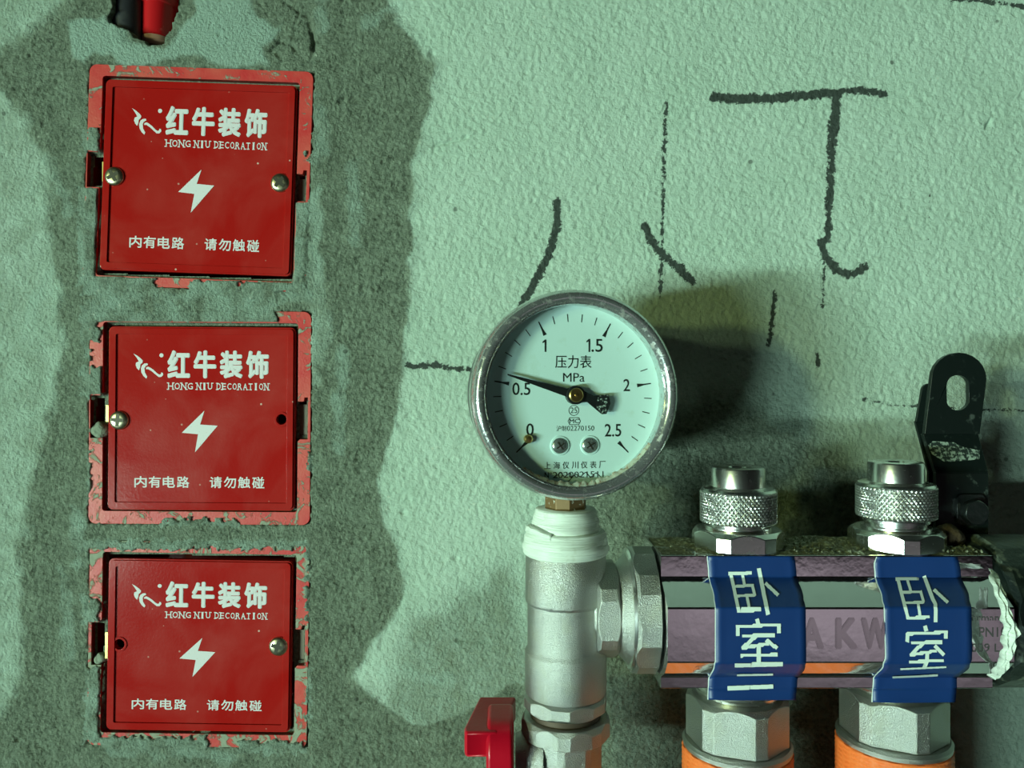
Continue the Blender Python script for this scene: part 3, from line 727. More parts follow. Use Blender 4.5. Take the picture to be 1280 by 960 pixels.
# needle, pivot
NS = 234/F
def nd(u, v, f): return G @ Vector(((u-717.8)*NS, (494.2-v)*NS, f))
def flatpoly(pts, f0, f1):
    n = len(pts); vs = [nd(u, v, f1) for u, v in pts]+[nd(u, v, f0) for u, v in pts]
    tri = tessellate_polygon([[Vector((u, -v, 0)) for u, v in pts]])
    mb = MB().add(vs, [tuple(a) for a in tri]+[tuple(i+n for i in a[::-1]) for a in tri]+[(i, i+n, (i+1) % n+n, (i+1) % n) for i in range(n)]); return mb
ne = recalc(flatpoly([(631.5, 467.6), (707, 486), (729, 489), (741, 495), (759.5, 493.5), (761, 506), (756, 517.5), (752, 518.5), (733, 503), (728, 503), (716, 503), (704.5, 495.5), (632, 469.6)], 13.0, 13.35).build('needle', M['needle'], g, smooth=0))
recalc(flatpoly([(748, 494.2), (761, 493.4), (763, 505), (758, 518), (751.5, 518.5), (744, 510)], 13.3, 13.45).build('worn_tail', M['smear'], ne, smooth=0))
lathe([(2.9, 11.3), (2.9, 13.7), (2.65, 13.8)], n=32, M=G @ Matrix.Translation((0.1, 0, 0))).build('pivot_washer', M['needle'], g)
lathe([(2.25, 13.6), (2.2, 14.1), (1.9, 14.35), (0.6, 14.35), (0.45, 14.6), (0, 14.65)], n=32, M=G @ Matrix.Translation((0.15, 0, 0)), caps=False).build('pivot', M['brass'], g)
def at(u, v): p = Vector(((u-713.8)*DS, (495.5-v)*DS, 0)); return G @ Matrix.Translation(p)
lathe([(1.35, 11.2), (1.35, 12.6), (0.9, 13.1), (0, 13.2)], n=24, M=at(655.5, 549.5), caps=False).build('stop_pin', M['brass'], g)
for i, (u, v) in enumerate(((696, 558.5), (734.3, 558.5))):
    halo = lathe([(3.1, 11.2), (2.9, 11.55), (2.45, 11.6)], n=32, M=at(u, v), caps=False).build('screw_seat', M['dial'], dial)
    s = lathe([(2.35, 11.2), (2.3, 11.8), (1.7, 12.2), (0, 12.3)], n=28, M=at(u, v), caps=False).build('dial_screw', M['chrome_dirty'], g)
    sp = MB()
    for a in (0.6, 0.6+math.pi/2):
        c, s_ = math.cos(a), math.sin(a); q = at(u, v)
        sp.add([q @ Vector((c*r-s_*w, s_*r+c*w, 12.36)) for r, w in ((-1.4, -.22), (1.4, -.22), (1.4, .22), (-1.4, .22))], [(0, 1, 2, 3)])
    sp.build('slot', M['recess'], s, smooth=0)
# dirt lodged along the lower edge of the glass
dm = MB(); rr = random.Random(4); n = 90
for ring in range(2):
    pass
vs = []; fs = []
for i in range(n+1):
    a = math.radians(232+95*i/n); tpr = math.sin(math.pi*i/n)
    w = (0.35+0.95*tpr*(0.5+0.5*math.sin(i*0.9)*math.cos(i*0.37)))+0.25*rr.random()
    for r, f in ((27.6, 15.9+0.3*rr.random()), (27.45-w*0.5, 15.5+0.25*rr.random()), (27.4-w, 14.95)):
        vs.append(G @ Vector((r*math.cos(a), r*math.sin(a), f)))
for i in range(n):
    for j in range(2): fs.append((i*3+j, i*3+j+1, i*3+j+4, i*3+j+3))
dm.add(vs, fs).build('rusty_grime', M['rust'], g)['label'] = 'rusty grime along the lower rim of the glass'
st = poly_nut(9.0, 4, 0.45, GZ*0-41.5, -31.5, math.radians(45-12), 0.6, M=Matrix.Translation((PX, -PD, 0))).build('stem', M['stem'], g, bevel=0.2, smooth=15)
st['label'] = 'stained brass stem speckled with white paint'

# ------------------------------------------------------------------ sealing tape round the gauge thread
def tape_roll(mb, prof, seed, amp=0.35, n=120):
    rr = random.Random(seed); ph = [rr.uniform(0, 6.28) for _ in range(8)]
    M4 = Matrix.Translation((PX, -PD, 0))
    pr = []
    for (r, h), (r2, h2) in zip(prof[:-1], prof[1:]):
        for j in range(5): pr.append((r+(r2-r)*j/5, h+(h2-h)*j/5))
    pr.append(prof[-1])
    def rf(a, h): return 1+amp/13*(math.sin(2*a+h*1.3+ph[0])*0.5+math.sin(5*a-h*2.4+ph[1])*0.25+0.35*math.sin(h*6.5+1.5*math.sin(a+ph[2]))+0.15*math.sin(h*12+3*math.sin(a*2+ph[3])))
    return lathe(pr, n=n, M=M4, rfun=rf, mb=mb)
t = thing('sealing_tape', 'white thread sealing tape wound thick between the gauge and the silver tee', 'tape', (PX, PD, -55))
tape_roll(MB(), [(9.4, -40.0), (9.9, -40.6), (10.4, -43.0), (11.2, -46.0), (11.0, -47.6), (9, -48)], 3).build('upper_winding', M['tape'], t, smooth=60)
tape_roll(MB(), [(9.5, -46.6), (12.4, -47.2), (13.5, -50.0), (13.9, -52.2), (13.5, -54.3), (12.6, -55.0), (11, -55.2)], 8).build('lower_winding', M['tape'], t, smooth=60)
# a loose flap that stands off at the left
fl = MB(); vs = []; nn = 24
for i in range(nn+1):
    a = math.radians(150+95*i/nn); f = i/nn
    r0 = 12.1+0.25*math.sin(i); z = -47.6+1.7*math.sin(f*3.0)
    for r, zz in ((r0-1.0, z+0.9), (r0+0.2, z+0.2), (r0+0.5, z-1.2)): vs.append((PX+r*math.cos(a), -PD+r*math.sin(a), zz))
fl.add(vs, [(i*3+j, i*3+j+3, i*3+j+4, i*3+j+1) for i in range(nn) for j in range(2)])
o = fl.build('loose_edge', M['tape'], t); so = o.modifiers.new('s', 'SOLIDIFY'); so.thickness = 0.0003

# ------------------------------------------------------------------ tee
VZ = Matrix.Translation((PX, -PD, 0))
t = thing('pipe_tee', 'dull silver cast pipe tee standing upright under the gauge', 'pipe fitting', (PX, PD, -104))
lathe([(11, -54.0), (12.6, -54.2), (13.0, -54.8), (13.05, -69.0), (12.9, -69.7), (12.35, -70.3), (12.3, -71), (12.3, -84.2), (12.4, -84.9), (13.0, -85.6), (13.1, -86.2), (13.1, -98.2), (12.7, -99.2), (11.8, -99.6)][::-1], n=96, M=VZ).build('upright_body', M['nickel'], t)
BD, BZ = 50.5, -72.8
BX = Matrix.Translation((0, -BD, BZ)) @ Matrix.Rotation(math.pi/2, 4, 'Y')
lathe([(6, 17), (9.5, 22), (10.2, 25), (11.6, 27), (13.0, 30.5), (14.2, 34), (17.4, 37.0), (17.6, 38.5)], n=80, M=BX).build('branch', M['nickel'], t, smooth=50)
poly_nut(16.6, 6, 0.13, 26.3, 33.8, math.radians(0), 1.0, M=BX).build('branch_collar', M['nickel'], t, bevel=0.5, smooth=15)
# fillets where the branch leaves the body
lathe([(13.2, 15), (11.4, 23.0), (10.7, 25.5), (10.9, 27)], n=64, M=BX).build('branch_root', M['nickel'], t, smooth=50)
poly_nut(14.9, 6, 0.22, -104.4, -99.5, math.radians(-101), 0.8, M=VZ).build('hex_foot', M['nickel'], t, bevel=0.25, smooth=15)

t = thing('union_nut', 'large many-sided silver nut joining the tee to the left end of the chrome bar', 'nut', (41, BD, BZ))
poly_nut(21.2, 8, 0.16, 37.6, 45.2, math.radians(9), 1.2, M=BX, ctop=False).build('nut', M['nickel'], t, bevel=0.3, smooth=15)
lathe([(17.0, 36.9), (18.6, 37.0), (19.2, 37.7)], n=72, M=BX, caps=False).build('inner_lip', M['nickel_smooth'], t)
lathe([(19.0, 45.1), (19.0, 46.2)], n=64, M=BX).build('gasket', M['black_plastic'], t)

# ------------------------------------------------------------------ ball valve under the tee
t = thing('ball_valve', 'silver ball valve below the tee with a red wing handle on its left', 'valve', (PX, PD, -150))
lathe([(11.3, -107.2), (11.3, -104.2)], n=48, M=VZ).build('threaded_neck', simple('dark_thread', (0.10, 0.07, 0.05, 1), 0.6, 0.5), t)
poly_nut(15.0, 8, 0.14, -112.5, -106.6, math.radians(-96), 1.6, M=VZ, cbot=False).build('collar', M['nickel'], t, bevel=0.4, smooth=15)
poly_nut(12.0, 8, 0.1, -138, -112.6, math.radians(-101), 1.0, M=VZ).build('body', M['nickel'], t, bevel=0.4, smooth=15)
poly_nut(15.0, 8, 0.14, -146, -138, math.radians(-96), 1.6, M=VZ).build('lower_collar', M['nickel'], t, bevel=0.4, smooth=15)
lathe([(6.3, -16), (7.0, -14.5), (7.2, -9.5), (6.4, -7.5)][::-1], n=48, M=Matrix.Translation((PX, -PD, -119.5)) @ Matrix.Rotation(-math.pi/2, 4, 'Y') @ Matrix.Scale(-1, 4, (0, 0, 1))).build('stem_boss', M['nickel'], t)
def dome():
    Mx = Matrix.Translation((PX-8.6, -PD-1.5, -119.5)) @ Matrix.Rotation(-math.pi/2, 4, 'Y')
    return lathe([(8.9, -1), (8.8, 0.8), (8.1, 2.6), (7.2, 4.2), (6.9, 7.6)], n=48, M=Mx).build('bonnet', M['nickel'], t)
dome()
h = MB()
# wing: a wide flat bar running back towards the wall, rounded nose to the front
def wing(mb, xl0, xl1, xr0, xr1, d0, d1, z0, z1, nose):
    """plan shape narrowing to the back, extruded in z"""
    pts = [(xl1+nose*0.35, d1), (xl1+nose*0.1, d1-0.4), (xl1, d1-nose), (xl0, d0), (xr0, d0), (xr1, d1-nose*0.7), (xr1-0.3, d1-0.3), (xr1-nose*0.4, d1)]
    n = len(pts); zz = [z0, z1]
    mb.add([(x, -d, z) for z in zz for x, d in pts], [tuple(range(n-1, -1, -1)), tuple(range(n, 2*n))]+[(i, (i+1) % n, (i+1) % n+n, i+n) for i in range(n)])
wing(h, -11.0, -14.8, 1.4, -4.0, 38, 64.5, -114.6, -106.6, 3.0)
hd = recalc(h.build('handle', M['red_handle'], t, bevel=1.3, seg=4))
hd['label'] = 'red painted wing handle'
def lobe(x0, x1, d0, d1, ztop, zbot, rt):
    pr = []
    for k in range(9):
        a = math.radians(90*k/8); pr.append((d1-rt+rt*math.sin(a), ztop-rt+rt*math.cos(a)))
    pr += [(d1, zbot), (d0, zbot)]
    for k in range(9):
        a = math.radians(90*k/8); pr.append((d0+rt*0.6-rt*0.6*math.cos(a), ztop-rt*0.6+rt*0.6*math.sin(a)))
    n = len(pr); m = MB()
    m.add([(x, -d, z) for x in (x0, x1) for d, z in pr], [tuple(range(n)), tuple(range(2*n-1, n-1, -1))]+[(i, i+n, (i+1) % n+n, (i+1) % n) for i in range(n)])
    return m
recalc(lobe(-7.9, 0.6, 44, 67.5, -104.8, -142, 9.5).build('hub', M['red_handle'], hd, bevel=1.5, seg=4))
t = thing('supply_pipe', 'silver pipe going down to the floor from the ball valve', 'pipe', (PX, PD, -748))
lathe([(11, -749), (11, -146)], n=40, M=VZ).build('pipe', M['nickel'], t)

# ------------------------------------------------------------------ manifold bar
X0, X1 = 45.6, 147.0
PROF = [(65.0, -52.5), (65.0, -59.2), (75.2, -65.6), (75.2, -81.6), (70.8, -86.4), (65.0, -89.5), (65.0, -93.2)]     # depth, height down the front
prof = PROF+[(35, -93.2), (35, -89.3), (25, -82), (25, -65.6), (35, -60), (35, -52.5)]
mf = thing('manifold', 'chrome manifold bar with two knurled silver valve caps across the lower right', 'manifold', (96, 50, -93))
def rounded(pts, r, k=5):
    out = []; n = len(pts)
    for i in range(n):
        p = Vector(pts[i]); a = (Vector(pts[i-1])-p); b_ = (Vector(pts[(i+1) % n])-p); t_ = min(r, a.length*0.4, b_.length*0.4)
        a = p+a.normalized()*t_; b_ = p+b_.normalized()*t_
        for j in range(k+1): f = j/k; out.append(tuple(a*(1-f)**2+p*2*f*(1-f)+b_*f*f))
    return out
PLAIN = prof; prof = rounded(prof, 0.35)
def bar():
    n = len(prof); vs = [(x, -d, z) for x in (X0, X1) for d, z in prof]
    m = MB().add(vs, [tuple(range(n)), tuple(range(2*n-1, n-1, -1))]+[(i, i+n, (i+1) % n+n, (i+1) % n) for i in range(n)])
    return recalc(m.build('bar', M['chrome'], mf, smooth=0))
barO = bar()
def prof_at(v_px=None, s=None):
    pass
# arc length along the front profile -> point, normal
SEG = []; L = 0
for (d0, z0), (d1, z1) in zip(PROF[:-1], PROF[1:]):
    l = math.hypot(d1-d0, z1-z0); SEG.append((L, l, d0, z0, d1, z1)); L += l
def seen(v):
    """depth and height of the front profile point seen at pixel row v"""
    best = None
    for (_, l, d0, z0, d1, z1) in SEG:
        for k in range(41):
            d = d0+(d1-d0)*k/40; z = z0+(z1-z0)*k/40; vv = 480-z*F/(D-d)
            if best is None or abs(vv-v) < best[0]: best = (abs(vv-v), d, z, (z1-z0)/l, (d1-d0)/l)
    return best[1:]
def on_bar(u, v, off):
    if v > 861:                                   # the label hangs free below the bar
        d, z, nz, nd_ = 65.0, -(v-480)*235/F, -1, 0
        d += 0.25
    else: d, z, a, b_ = seen(v); nz, nd_ = a, b_
    # outward normal in (depth, z): (-nz, nd)
    d2, z2 = d+off*(-nz), z+off*nd_
    return ((u-640)*(D-d)/F, -d2, z2)
# laser-etched writing on the bar
ef = lambda x, z: on_bar(x, z, 0.06)
ETCH = simple('etched_mark', (0.50, 0.48, 0.50, 1), 0.14, 1.0); ETCH2 = simple('etched_mark_dark', (0.2, 0.19, 0.19, 1), 0.5, 0.8)
for w_, u0, u1, v0, v1, bo, mt in (('A', 1000, 1030, 772, 811, 0.06, ETCH), ('K', 1044, 1072, 772, 811, 0.06, ETCH), ('W', 1076, 1112, 772, 811, 0.06, ETCH),
                                ('Germany', 1204, 1256, 768, 779, 0, ETCH2), ('PN10', 1224, 1258, 784, 796, 0, ETCH2), ('2009 L', 1206, 1250, 804, 815, 0, ETCH2)):
    text(MB(), w_, u0, u1, v1, v0, ef, bold=bo).build('etched_lettering', mt, barO, smooth=0)

# ------------------------------------------------------------------ valve caps on the bar
def knurl_mesh():
    r = 12.05; n = 420; hh = 9.9; rows = 44; vs = []; fs = []; K = 54
    for j in range(rows+1):
        h = hh*j/rows; e = min(1, j/2.5, (rows-j)/2.5)
        for i in range(n):
            a = 2*math.pi*i/n
            s1 = (a*K/(2*math.pi)+h/1.7) % 1; s2 = (a*K/(2*math.pi)-h/1.7) % 1
            g1 = abs(s1-0.5)*2; g2 = abs(s2-0.5)*2
            rr = r-0.4*(1-min(1, 1.35*min(1-g1, 1-g2)))*e+(-0.25 if j in (0, rows) else 0)
            vs.append((rr*math.cos(a), -0+rr*math.sin(a), h))
    for j in range(rows):
        for i in range(n):
            k = (i+1) % n; fs.append((j*n+i, j*n+k, (j+1)*n+k, (j+1)*n+i))
    me = bpy.data.meshes.new('knurled_ring'); me.from_pydata([(x/1000, y/1000, z/1000) for x, y, z in vs], [], fs); me.materials.append(M['nickel_knurl'])
    return me
KN = knurl_mesh()
def valve(x, up, rot, lab):
    Mv = Matrix.Translation((x, -52, 0))
    nut = poly_nut(15.6, 6, 0.16, -52.4, -46.3, rot, 1.3, M=Mv, cbot=False).build('valve', M['nickel_smooth'], mf, bevel=0.25, smooth=15)
    nut['label'] = lab
    lathe([(10.4, -46.4), (10.4, -45.5), (9.2, -45.3), (9.2, -44.8+up*0.3), (10.2, -44.6+up*0.35), (10.2, -44.0+up*0.5), (8.4, -43.9+up*0.6), (8.4, -43+up)], n=56, M=Mv).build('neck', M['nickel_smooth'], nut)
    k = bpy.data.objects.new('knurled_ring', KN); C.objects.link(k); k.parent = nut; k.location = Vector((x/1000, -0.052, (-44.3+up)/1000))-parent_world(nut)
    lathe([(9, -44.2), (11.5, -44.4), (11.9, -44.1), (11.7, -43.8)][::1], n=64, M=Matrix.Translation((x, -52, up)), caps=False).build('lower_lip', M['nickel_smooth'], nut)
    lathe([(11.75, -34.6), (11.9, -34.2), (11.3, -33.5), (8.9, -33.3), (8.45, -33.0), (8.4, -32.6), (8.4, -27.3), (8.1, -26.8), (7.6, -26.6), (3.0, -26.8), (2.6, -27.4), (0, -27.5)], n=72, M=Matrix.Translation((x, -52, up)), caps=False).build('cap_top', M['nickel_smooth'], nut)
    # dust settled on the shoulder
    return nut
valve(73.0, 0, math.radians(-90-34), 'left valve cap, screwed down close to its nut')
valve(123.9, 1.7, math.radians(-90-8), 'right valve cap, standing higher on its neck')

# dust and debris on the bar
def debris():
    m = MB(); rr = random.Random(11)
    nx, nd2 = 150, 40
    vs = []; fs = []
    xs = np.linspace(X0+0.6, X1-0.4, nx); ds = np.linspace(36, 64.7, nd2)
    GX, GD = np.meshgrid(xs, ds)
    H = 1.0*fbm(GX/6, GD/5, 3)+0.5*fbm(GX/1.6, GD/1.6, 2)
    edge = np.minimum(np.minimum(GD-36, 64.7-GD)/3, 1)
    amp = 0.35+0.9*np.exp(-((GX-101)/14)**2)+0.9*np.exp(-((GX-140)/9)**2)+0.5*np.exp(-((GX-56)/6)**2)
    H = (np.clip(H+0.35, 0, 3)*amp*1.2+0.02)*np.clip(edge, 0.0, 1)
    for j in range(nd2):
        for i in range(nx): vs.append((xs[i], -ds[j], -52.45+H[j, i]-0.12))
    for j in range(nd2-1):
        for i in range(nx-1): fs.append((j*nx+i, j*nx+i+1, (j+1)*nx+i+1, (j+1)*nx+i))
    m.add(vs, fs)
    for _ in range(240):
        x = rr.choice([rr.uniform(86, 112), rr.uniform(134, 146), rr.uniform(50, 146)]); d = rr.uniform(40, 63.5); s = rr.uniform(0.25, 0.8)
        z = -52.4+0.5*s+rr.uniform(0, 0.4)
        p = [(x+s*rr.uniform(.6, 1), -d, z), (x-s*rr.uniform(.6, 1), -d+.2*s, z), (x, -d+s, z+.2*s), (x, -d-s*.9, z), (x+.1*s, -d, z+s*.8), (x, -d, z-s*.6)]
        m.add(p, [(0, 2, 4), (2, 1, 4), (1, 3, 4), (3, 0, 4), (2, 0, 5), (1, 2, 5), (3, 1, 5), (0, 3, 5)])
    o = recalc(m.build('cement_debris', M['dirt'], smooth=0))
    tag(o, 'crumbly cement dust and grit lying along the top of the chrome bar', 'debris', kind='stuff')
debris()
lump('dirt_clod', 1183, 671, 249, 5.0, 4.5, 3.6, M['clod'], 'brown clod of dirt on the bar just right of the right valve cap', 'dirt', 21)

# ------------------------------------------------------------------ blue room stickers
def sticker(lab, L, R_, strokes, name='room_sticker'):
    """L, R_: pixel outlines of the left and right edge as (v, u) pairs"""
    t = thing(name, lab, 'sticker', ((L[0][1]+R_[0][1])/2*0.245-640*0.245, 66, -58), 'blue room stickers on the chrome bar')
    def itp(tab, v):
        for (v0, u0), (v1, u1) in zip(tab[:-1], tab[1:]):
            if v <= v1: f = max(0, (v-v0)/(v1-v0)); f = f*f*(3-2*f); return u0+(u1-u0)*f
        return tab[-1][1]
    v0, v1 = L[0][0], L[-1][0]; nv = 90; nu = 14; vs = []
    for j in range(nv+1):
        v = v0+(v1-v0)*j/nv; a, b_ = itp(L, v), itp(R_, v)
        for i in range(nu+1):
            f = i/nu
            p = on_bar(a+(b_-a)*f, v+1.2*math.sin(f*3+j*.2)*(1 if v > 862 else 0), 0.22+0.05*math.sin(f*9+v*.1)+(0.25 if i in (0, nu) and 700 < v < 860 else 0))
            if v > 861: k = (v-861)/14; p = (p[0], p[1]-0.5*k*math.sin(f*4+1), p[2])
            vs.append(p)
    # wrapped over the top edge of the bar
    m = MB().add(vs, [(j*(nu+1)+i, (j+1)*(nu+1)+i, (j+1)*(nu+1)+i+1, j*(nu+1)+i+1) for j in range(nv) for i in range(nu)])
    o = m.build('vinyl', M['sticker'], t, smooth=50); s = o.modifiers.new('s', 'SOLIDIFY'); s.thickness = 0.00014; s.offset = -1; s.material_offset = 0
    # pale paper edge along the left side
    e = MB(); vs2 = []
    for j in range(nv+1):
        v = v0+(v1-v0)*j/nv; a = itp(L, v)
        vs2 += [on_bar(a-1.0, v, 0.10), on_bar(a+0.4, v, 0.16)]
    e.add(vs2, [(2*j, 2*j+2, 2*j+3, 2*j+1) for j in range(nv)]).build('paper_edge', M['sticker_edge'], t)
    m = MB()
    for si, (pts, w) in enumerate(strokes):
        off = 0.40+0.006*si
        vs = []; n = len(pts)
        fine = []
        for (a, b_) in zip(pts[:-1], pts[1:]):
            k = max(1, int(math.hypot(b_[0]-a[0], b_[1]-a[1])/2.0)); fine += [(a[0]+(b_[0]-a[0])*i/k, a[1]+(b_[1]-a[1])*i/k) for i in range(k)]
        fine.append(pts[-1]); n = len(fine)
        for i, (u, v) in enumerate(fine):
            a = fine[max(0, i-1)]; c = fine[min(n-1, i+1)]; du, dv = c[0]-a[0], c[1]-a[1]; l = math.hypot(du, dv) or 1
            if i in (0, n-1):
                pass
            vs += [on_bar(u-dv/l*w/2, v+du/l*w/2, off), on_bar(u+dv/l*w/2, v-du/l*w/2, off)]
        m.add(vs, [(2*i, 2*i+1, 2*i+3, 2*i+2) for i in range(n-1)])
    m.build('lettering', M['sticker_print'], t, smooth=0)
    return t
def Z(pts): return [(800+x/4.8, 680+y/4.8) for x, y in pts]           # first sticker, from a 4.8x crop
def Y(pts): return [(1000+x/4.571, 680+y/4.571) for x, y in pts]      # second sticker, from a 4.57x crop
s1 = [(Z([(528, 176), (668, 172)]), 4.2), (Z([(541, 172), (590, 400)]), 4.2), (Z([(612, 180), (626, 252)]), 3.6), (Z([(560, 262), (682, 252)]), 3.6), (Z([(672, 250), (688, 316)]), 3.6), (Z([(572, 318), (692, 312)]), 3.6), (Z([(640, 318), (654, 390)]), 3.6),
      (Z([(580, 400), (724, 393)]), 4.2), (Z([(710, 144), (742, 310), (766, 422)]), 5.0), (Z([(750, 240), (790, 278), (828, 314)]), 4.4),
      (Z([(698, 444), (708, 480)]), 4.8), (Z([(572, 492), (842, 482)]), 3.8), (Z([(584, 488), (584, 546)]), 4.6), (Z([(830, 482), (830, 532)]), 4.8), (Z([(610, 548), (806, 543)]), 4.2), (Z([(694, 548), (612, 622)]), 5.0), (Z([(606, 622), (770, 594)]), 4.4), (Z([(752, 572), (820, 622)]), 4.8),
      (Z([(600, 666), (822, 660)]), 4.2), (Z([(709, 600), (709, 716)]), 5.4), (Z([(566, 721), (854, 714)]), 4.2), (Z([(580, 777), (796, 773)]), 2.2), (Z([(522, 861), (796, 851)]), 5.2)]
s2 = [(Y([(544, 206), (676, 202)]), 3.9), (Y([(556, 202), (614, 424)]), 4.2), (Y([(612, 212), (632, 278)]), 3.4), (Y([(582, 282), (694, 278)]), 3.4), (Y([(686, 276), (704, 338)]), 3.4), (Y([(594, 342), (708, 338)]), 3.4), (Y([(672, 342), (682, 414)]), 3.6), (Y([(606, 422), (736, 414)]), 4.2),
      (Y([(704, 180), (756, 320), (771, 350), (770, 442)]), 4.6), (Y([(762, 266), (842, 340)]), 4.2),
      (Y([(708, 464), (718, 496)]), 4.8), (Y([(600, 512), (840, 500)]), 3.8), (Y([(610, 508), (608, 558)]), 4.6), (Y([(828, 500), (828, 542)]), 4.8), (Y([(630, 562), (808, 556)]), 4.2), (Y([(700, 562), (630, 628)]), 4.6), (Y([(622, 632), (776, 606)]), 4.0), (Y([(764, 580), (818, 628)]), 4.6),
      (Y([(618, 670), (816, 662)]), 3.8), (Y([(722, 612), (720, 668), (704, 700)]), 4.8), (Y([(570, 706), (832, 694)]), 2.2), (Y([(526, 752), (700, 745), (784, 740)]), 2.4)]
sticker('left blue sticker on the chrome bar reading 卧室二, under the left valve cap',
        [(695, 884.5), (716, 886), (750, 893), (760, 894.5), (825, 894.5), (832, 893), (850, 886), (874, 885)], [(695, 993), (716, 995), (750, 1004), (760, 1006.5), (825, 1007), (832, 1006), (850, 996), (870, 995)], s1)
sticker('right blue sticker on the chrome bar reading 卧室一, under the right valve cap',
        [(695.5, 1096), (705, 1093), (718, 1094), (750, 1103), (760, 1105.5), (820, 1107), (832, 1104), (848, 1092), (877, 1090)], [(695.5, 1197), (716, 1200), (750, 1211), (760, 1213.5), (822, 1214), (832, 1211), (848, 1195), (873, 1195)], s2)

# ------------------------------------------------------------------ outlet connectors and orange hoses
def connector(x, rot, zt, zb, lab, hl):
    c = thing('pipe_connector', lab, 'pipe fitting', (x, 50, zb), 'pipe connectors under the chrome bar')
    Mv = Matrix.Translation((x, -50, 0))
    lathe([(11.5, zt-1.0), (11.5, zt), (13.4, zt+0.3), (13.8, zt+1.6), (12.6, zt+2.0), (12.4, zt+2.8), (13.2, zt+3.4), (13.2, zt+4.6), (12.2, zt+5.2), (12.2, -92.9)], n=72, M=Mv).build('collar_ring', M['nickel_smooth'], c, smooth=40)
    poly_nut(17.3, 6, 0.13, zb, zt-0.9, rot, 1.3, M=Mv, cbot=False).build('hex_nut', M['nickel'], c, bevel=0.35, smooth=15)
    lathe([(16.4, zb-2.6), (17.2, zb-2.2), (17.4, zb-0.8), (16.6, zb+0.1)], n=72, M=Mv).build('flange_ring', M['nickel'], c)
    hs = thing('insulated_hose', hl, 'hose', (x, 50, -748), 'orange sleeved hoses')
    def rf(a, h): return 1+0.016*math.sin(h*4.2)*math.cos(a*14)
    pr = [(17.3, zb-0.8-i*0.35) for i in range(0, 160)]+[(17.3, -747)]
    lathe([(16.2, zb-2.4)]+[(r, h-1.8) for r, h in pr[:-1]]+[(17.3, -749)], n=120, M=Mv, rfun=rf).build('sleeve', M['orange'], hs, smooth=80)
connector(73.2, math.radians(-90-19+30), -99.8, -115.3, 'silver hex connector under the left blue sticker', 'orange sleeved hose below the left hex connector')
connector(124.0, math.radians(-90-25+30), -98.2, -113.2, 'silver hex connector under the right blue sticker', 'orange sleeved hose below the right hex connector')

# ------------------------------------------------------------------ bracket
t = thing('mounting_bracket', 'black steel mounting bracket with a slotted rounded head, behind the right valve cap', 'bracket', (150, 40, -60))
def plate(name, cols, mat, th, hole=True, dx=0, dd=0, wd=1.0):
    """cols: rows (z, centre x, depth) down the plate; width 18.6"""
    w = 9.35*wd; W_ = [9.35*wd, 9.35*wd, 8.75*wd, 8.75*wd]
    top_z, cx, dp = cols[0]
    vs = []; fs = []
    rowsz = []
    # head: rounded, with slot, as a prism; lower: bent strip
    zj = cols[1][0]
    head = [(cx+w+dx+cols[1][1]-cx, zj), (cx+w+dx, top_z-9)]
    for i in range(1, 12):
        a = math.radians(i*15); head.append((cx+dx+w*math.cos(a), top_z-9+9*wd*math.sin(a)))
    head += [(cx-w+dx, top_z-9), (cx-w+dx+cols[1][1]-cx, zj)]
    hs = []
    if hole:
        for i in range(24):
            a = 2*math.pi*i/24; hs.append((cx-0.4+3.8*math.cos(a), top_z-13.6+(2.3 if math.sin(a) > 0 else -2.3)+3.7*math.sin(a)))
    m = prism(head, [hs] if hole else [], dp+dd, dp+dd+th)
    for (z0, c0_, d0), (z1, c1_, d1), w, w1 in zip(cols[1:-1], cols[2:], W_[1:], W_[2:]):
        m.add([(c0_-w+dx, -d0-dd-th, z0), (c0_+w+dx, -d0-dd-th, z0), (c1_+w1+dx, -d1-dd-th, z1), (c1_-w1+dx, -d1-dd-th, z1),
               (c0_-w+dx, -d0-dd, z0), (c0_+w+dx, -d0-dd, z0), (c1_+w1+dx, -d1-dd, z1), (c1_-w1+dx, -d1-dd, z1)],
              [(0, 3, 2, 1), (4, 5, 6, 7), (0, 4, 7, 3), (1, 2, 6, 5), (3, 7, 6, 2), (0, 1, 5, 4)])
    return recalc(m.build(name, mat, t, bevel=0.35))
zt_ = (480-441)*262/F
plate('bracket_plate', [(zt_, 151.4, 38), (-17.0, 149.1, 37.0), (-29.5, 149.5, 43), (-52.5, 149.5, 43)], M['black_steel'], 2.0)
plate('rear_plate', [(zt_-4, 151.2, 32.2), (-13.0, 149.3, 31.5), (-29.5, 149.4, 39.5), (-54, 149.4, 39.5)], M['black_steel'], 1.2, hole=False, dx=-6.3, wd=0.28)
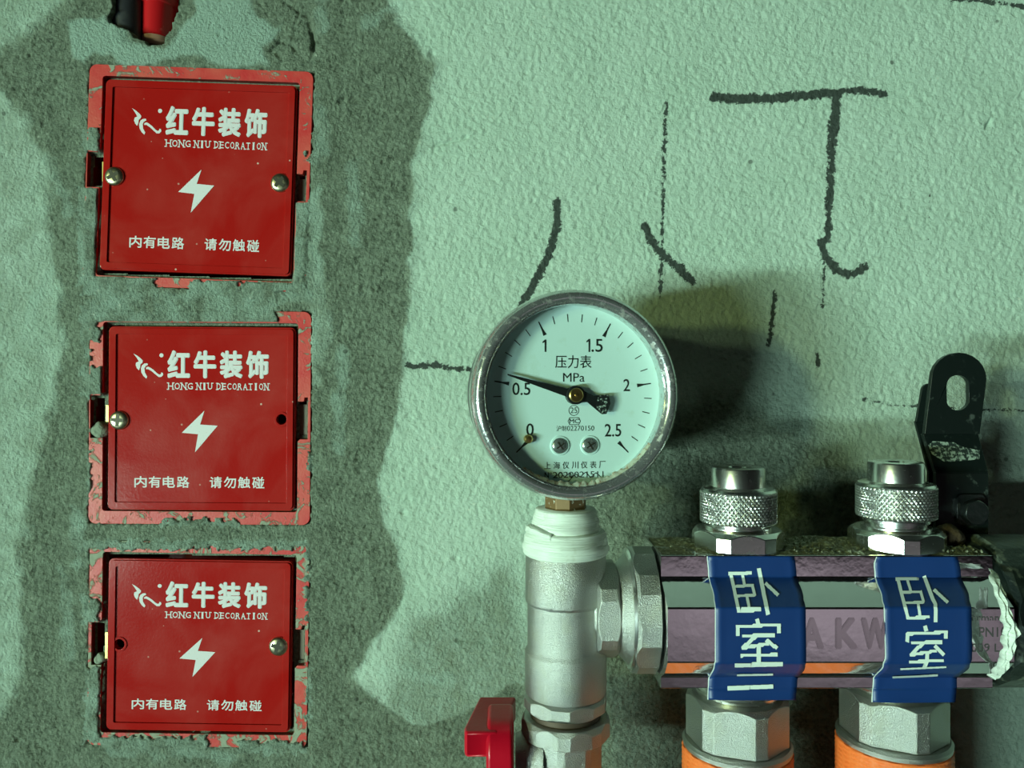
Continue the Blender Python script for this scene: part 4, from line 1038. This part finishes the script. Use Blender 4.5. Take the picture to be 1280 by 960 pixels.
# scuffed paint below the bend
sx, sz = px(1190, 565, 259)
o = recalc(prism([(sx-8, sz+2.4), (sx-6, sz+3.6), (sx+1, sz+3.2), (sx+4, sz+1.6), (sx+9, sz+0.6), (sx+8, sz-2.2), (sx+2, sz-2.8), (sx-4, sz-3.0), (sx-7.4, sz-0.6)], [], 0.0, 0.06).build('scuffed_patch', M['scuff'], t, smooth=0))
for v in o.data.vertices:
    wz = v.co.z*1000+(-60); v.co.y = v.co.y-(45.25+(-17.0-wz)*0.0+((37.0-43)*(wz+29.5)/12.5+0.0)*1.0-0.15)/1000*1.0
    v.co.y = v.co.y
bx, bz = px(1212, 637, 255)
prism(rrect(bx-4.8, bx+4.6, bz-5.0, bz+5.2, 1.8), [], 44.5, 46.2).build('bolt_washer', M['black_plastic'], t, bevel=0.5)
poly_nut(4.4, 6, 0.1, 46.0, 49.5, 0.3, 0.6, M=Matrix.Translation((bx, 0, bz-0.4)) @ Matrix.Rotation(math.pi/2, 4, 'X')).build('bolt', M['black_plastic'], t, bevel=0.3)

# ------------------------------------------------------------------ black end fitting at the right edge, with a strip of tape
t = thing('end_fitting', 'dusty black fitting closing the right end of the chrome bar, cut by the frame', 'pipe fitting', (160, 50, -73))
lathe([(18.5, 146.6), (21, 147.2), (21.6, 149), (21.6, 158), (20.5, 160)], n=60, M=BX).build('body', M['rubber'], t)
poly_nut(25.5, 8, 0.2, 149.5, 172, math.radians(12), 1.5, M=BX).build('grip', M['rubber'], t, bevel=0.6)
def loose_tape():
    ctr = [(1240.5, 714, 232, 2.0), (1245, 724, 226, 4.5), (1251, 742, 221, 5.5), (1257, 760, 218, 4.0), (1263, 777, 216, 6.5), (1266, 790, 215, 8.5), (1263, 805, 216, 6.5), (1260, 820, 217, 5.0), (1254, 834, 220, 4.4), (1246, 843, 226, 3.4), (1240, 847, 231, 2.0)]
    rr = random.Random(2); vs = []; fs = []; K = 6; nr_ = 60
    for j in range(nr_+1):
        f = j/nr_*(len(ctr)-1); i = min(int(f), len(ctr)-2); g_ = f-i
        u, v, ds, w = [ctr[i][k]+(ctr[i+1][k]-ctr[i][k])*g_ for k in range(4)]
        w *= 1+0.25*math.sin(j*1.1)*rr.random()
        for k in range(K+1):
            s = k/K*2-1
            x, z = px(u+s*w*1.15+0.6*math.sin(j*.5), v+s*2.2, ds)
            vs.append((x, -(D-ds)-0.9*(k % 2)-0.5*math.sin(j*.7+k*1.3)+abs(s)*1.0, z))
    for j in range(nr_):
        for k in range(K): a = j*(K+1)+k; fs.append((a, a+1, a+K+2, a+K+1))
    tp = thing('loose_tape', 'crumpled strip of white thread tape hanging round the right end of the bar', 'tape', (150, 78, -88))
    o = MB().add(vs, fs).build('tape_strip', M['tape'], tp, smooth=60); s = o.modifiers.new('s', 'SOLIDIFY'); s.thickness = 0.0003
loose_tape()
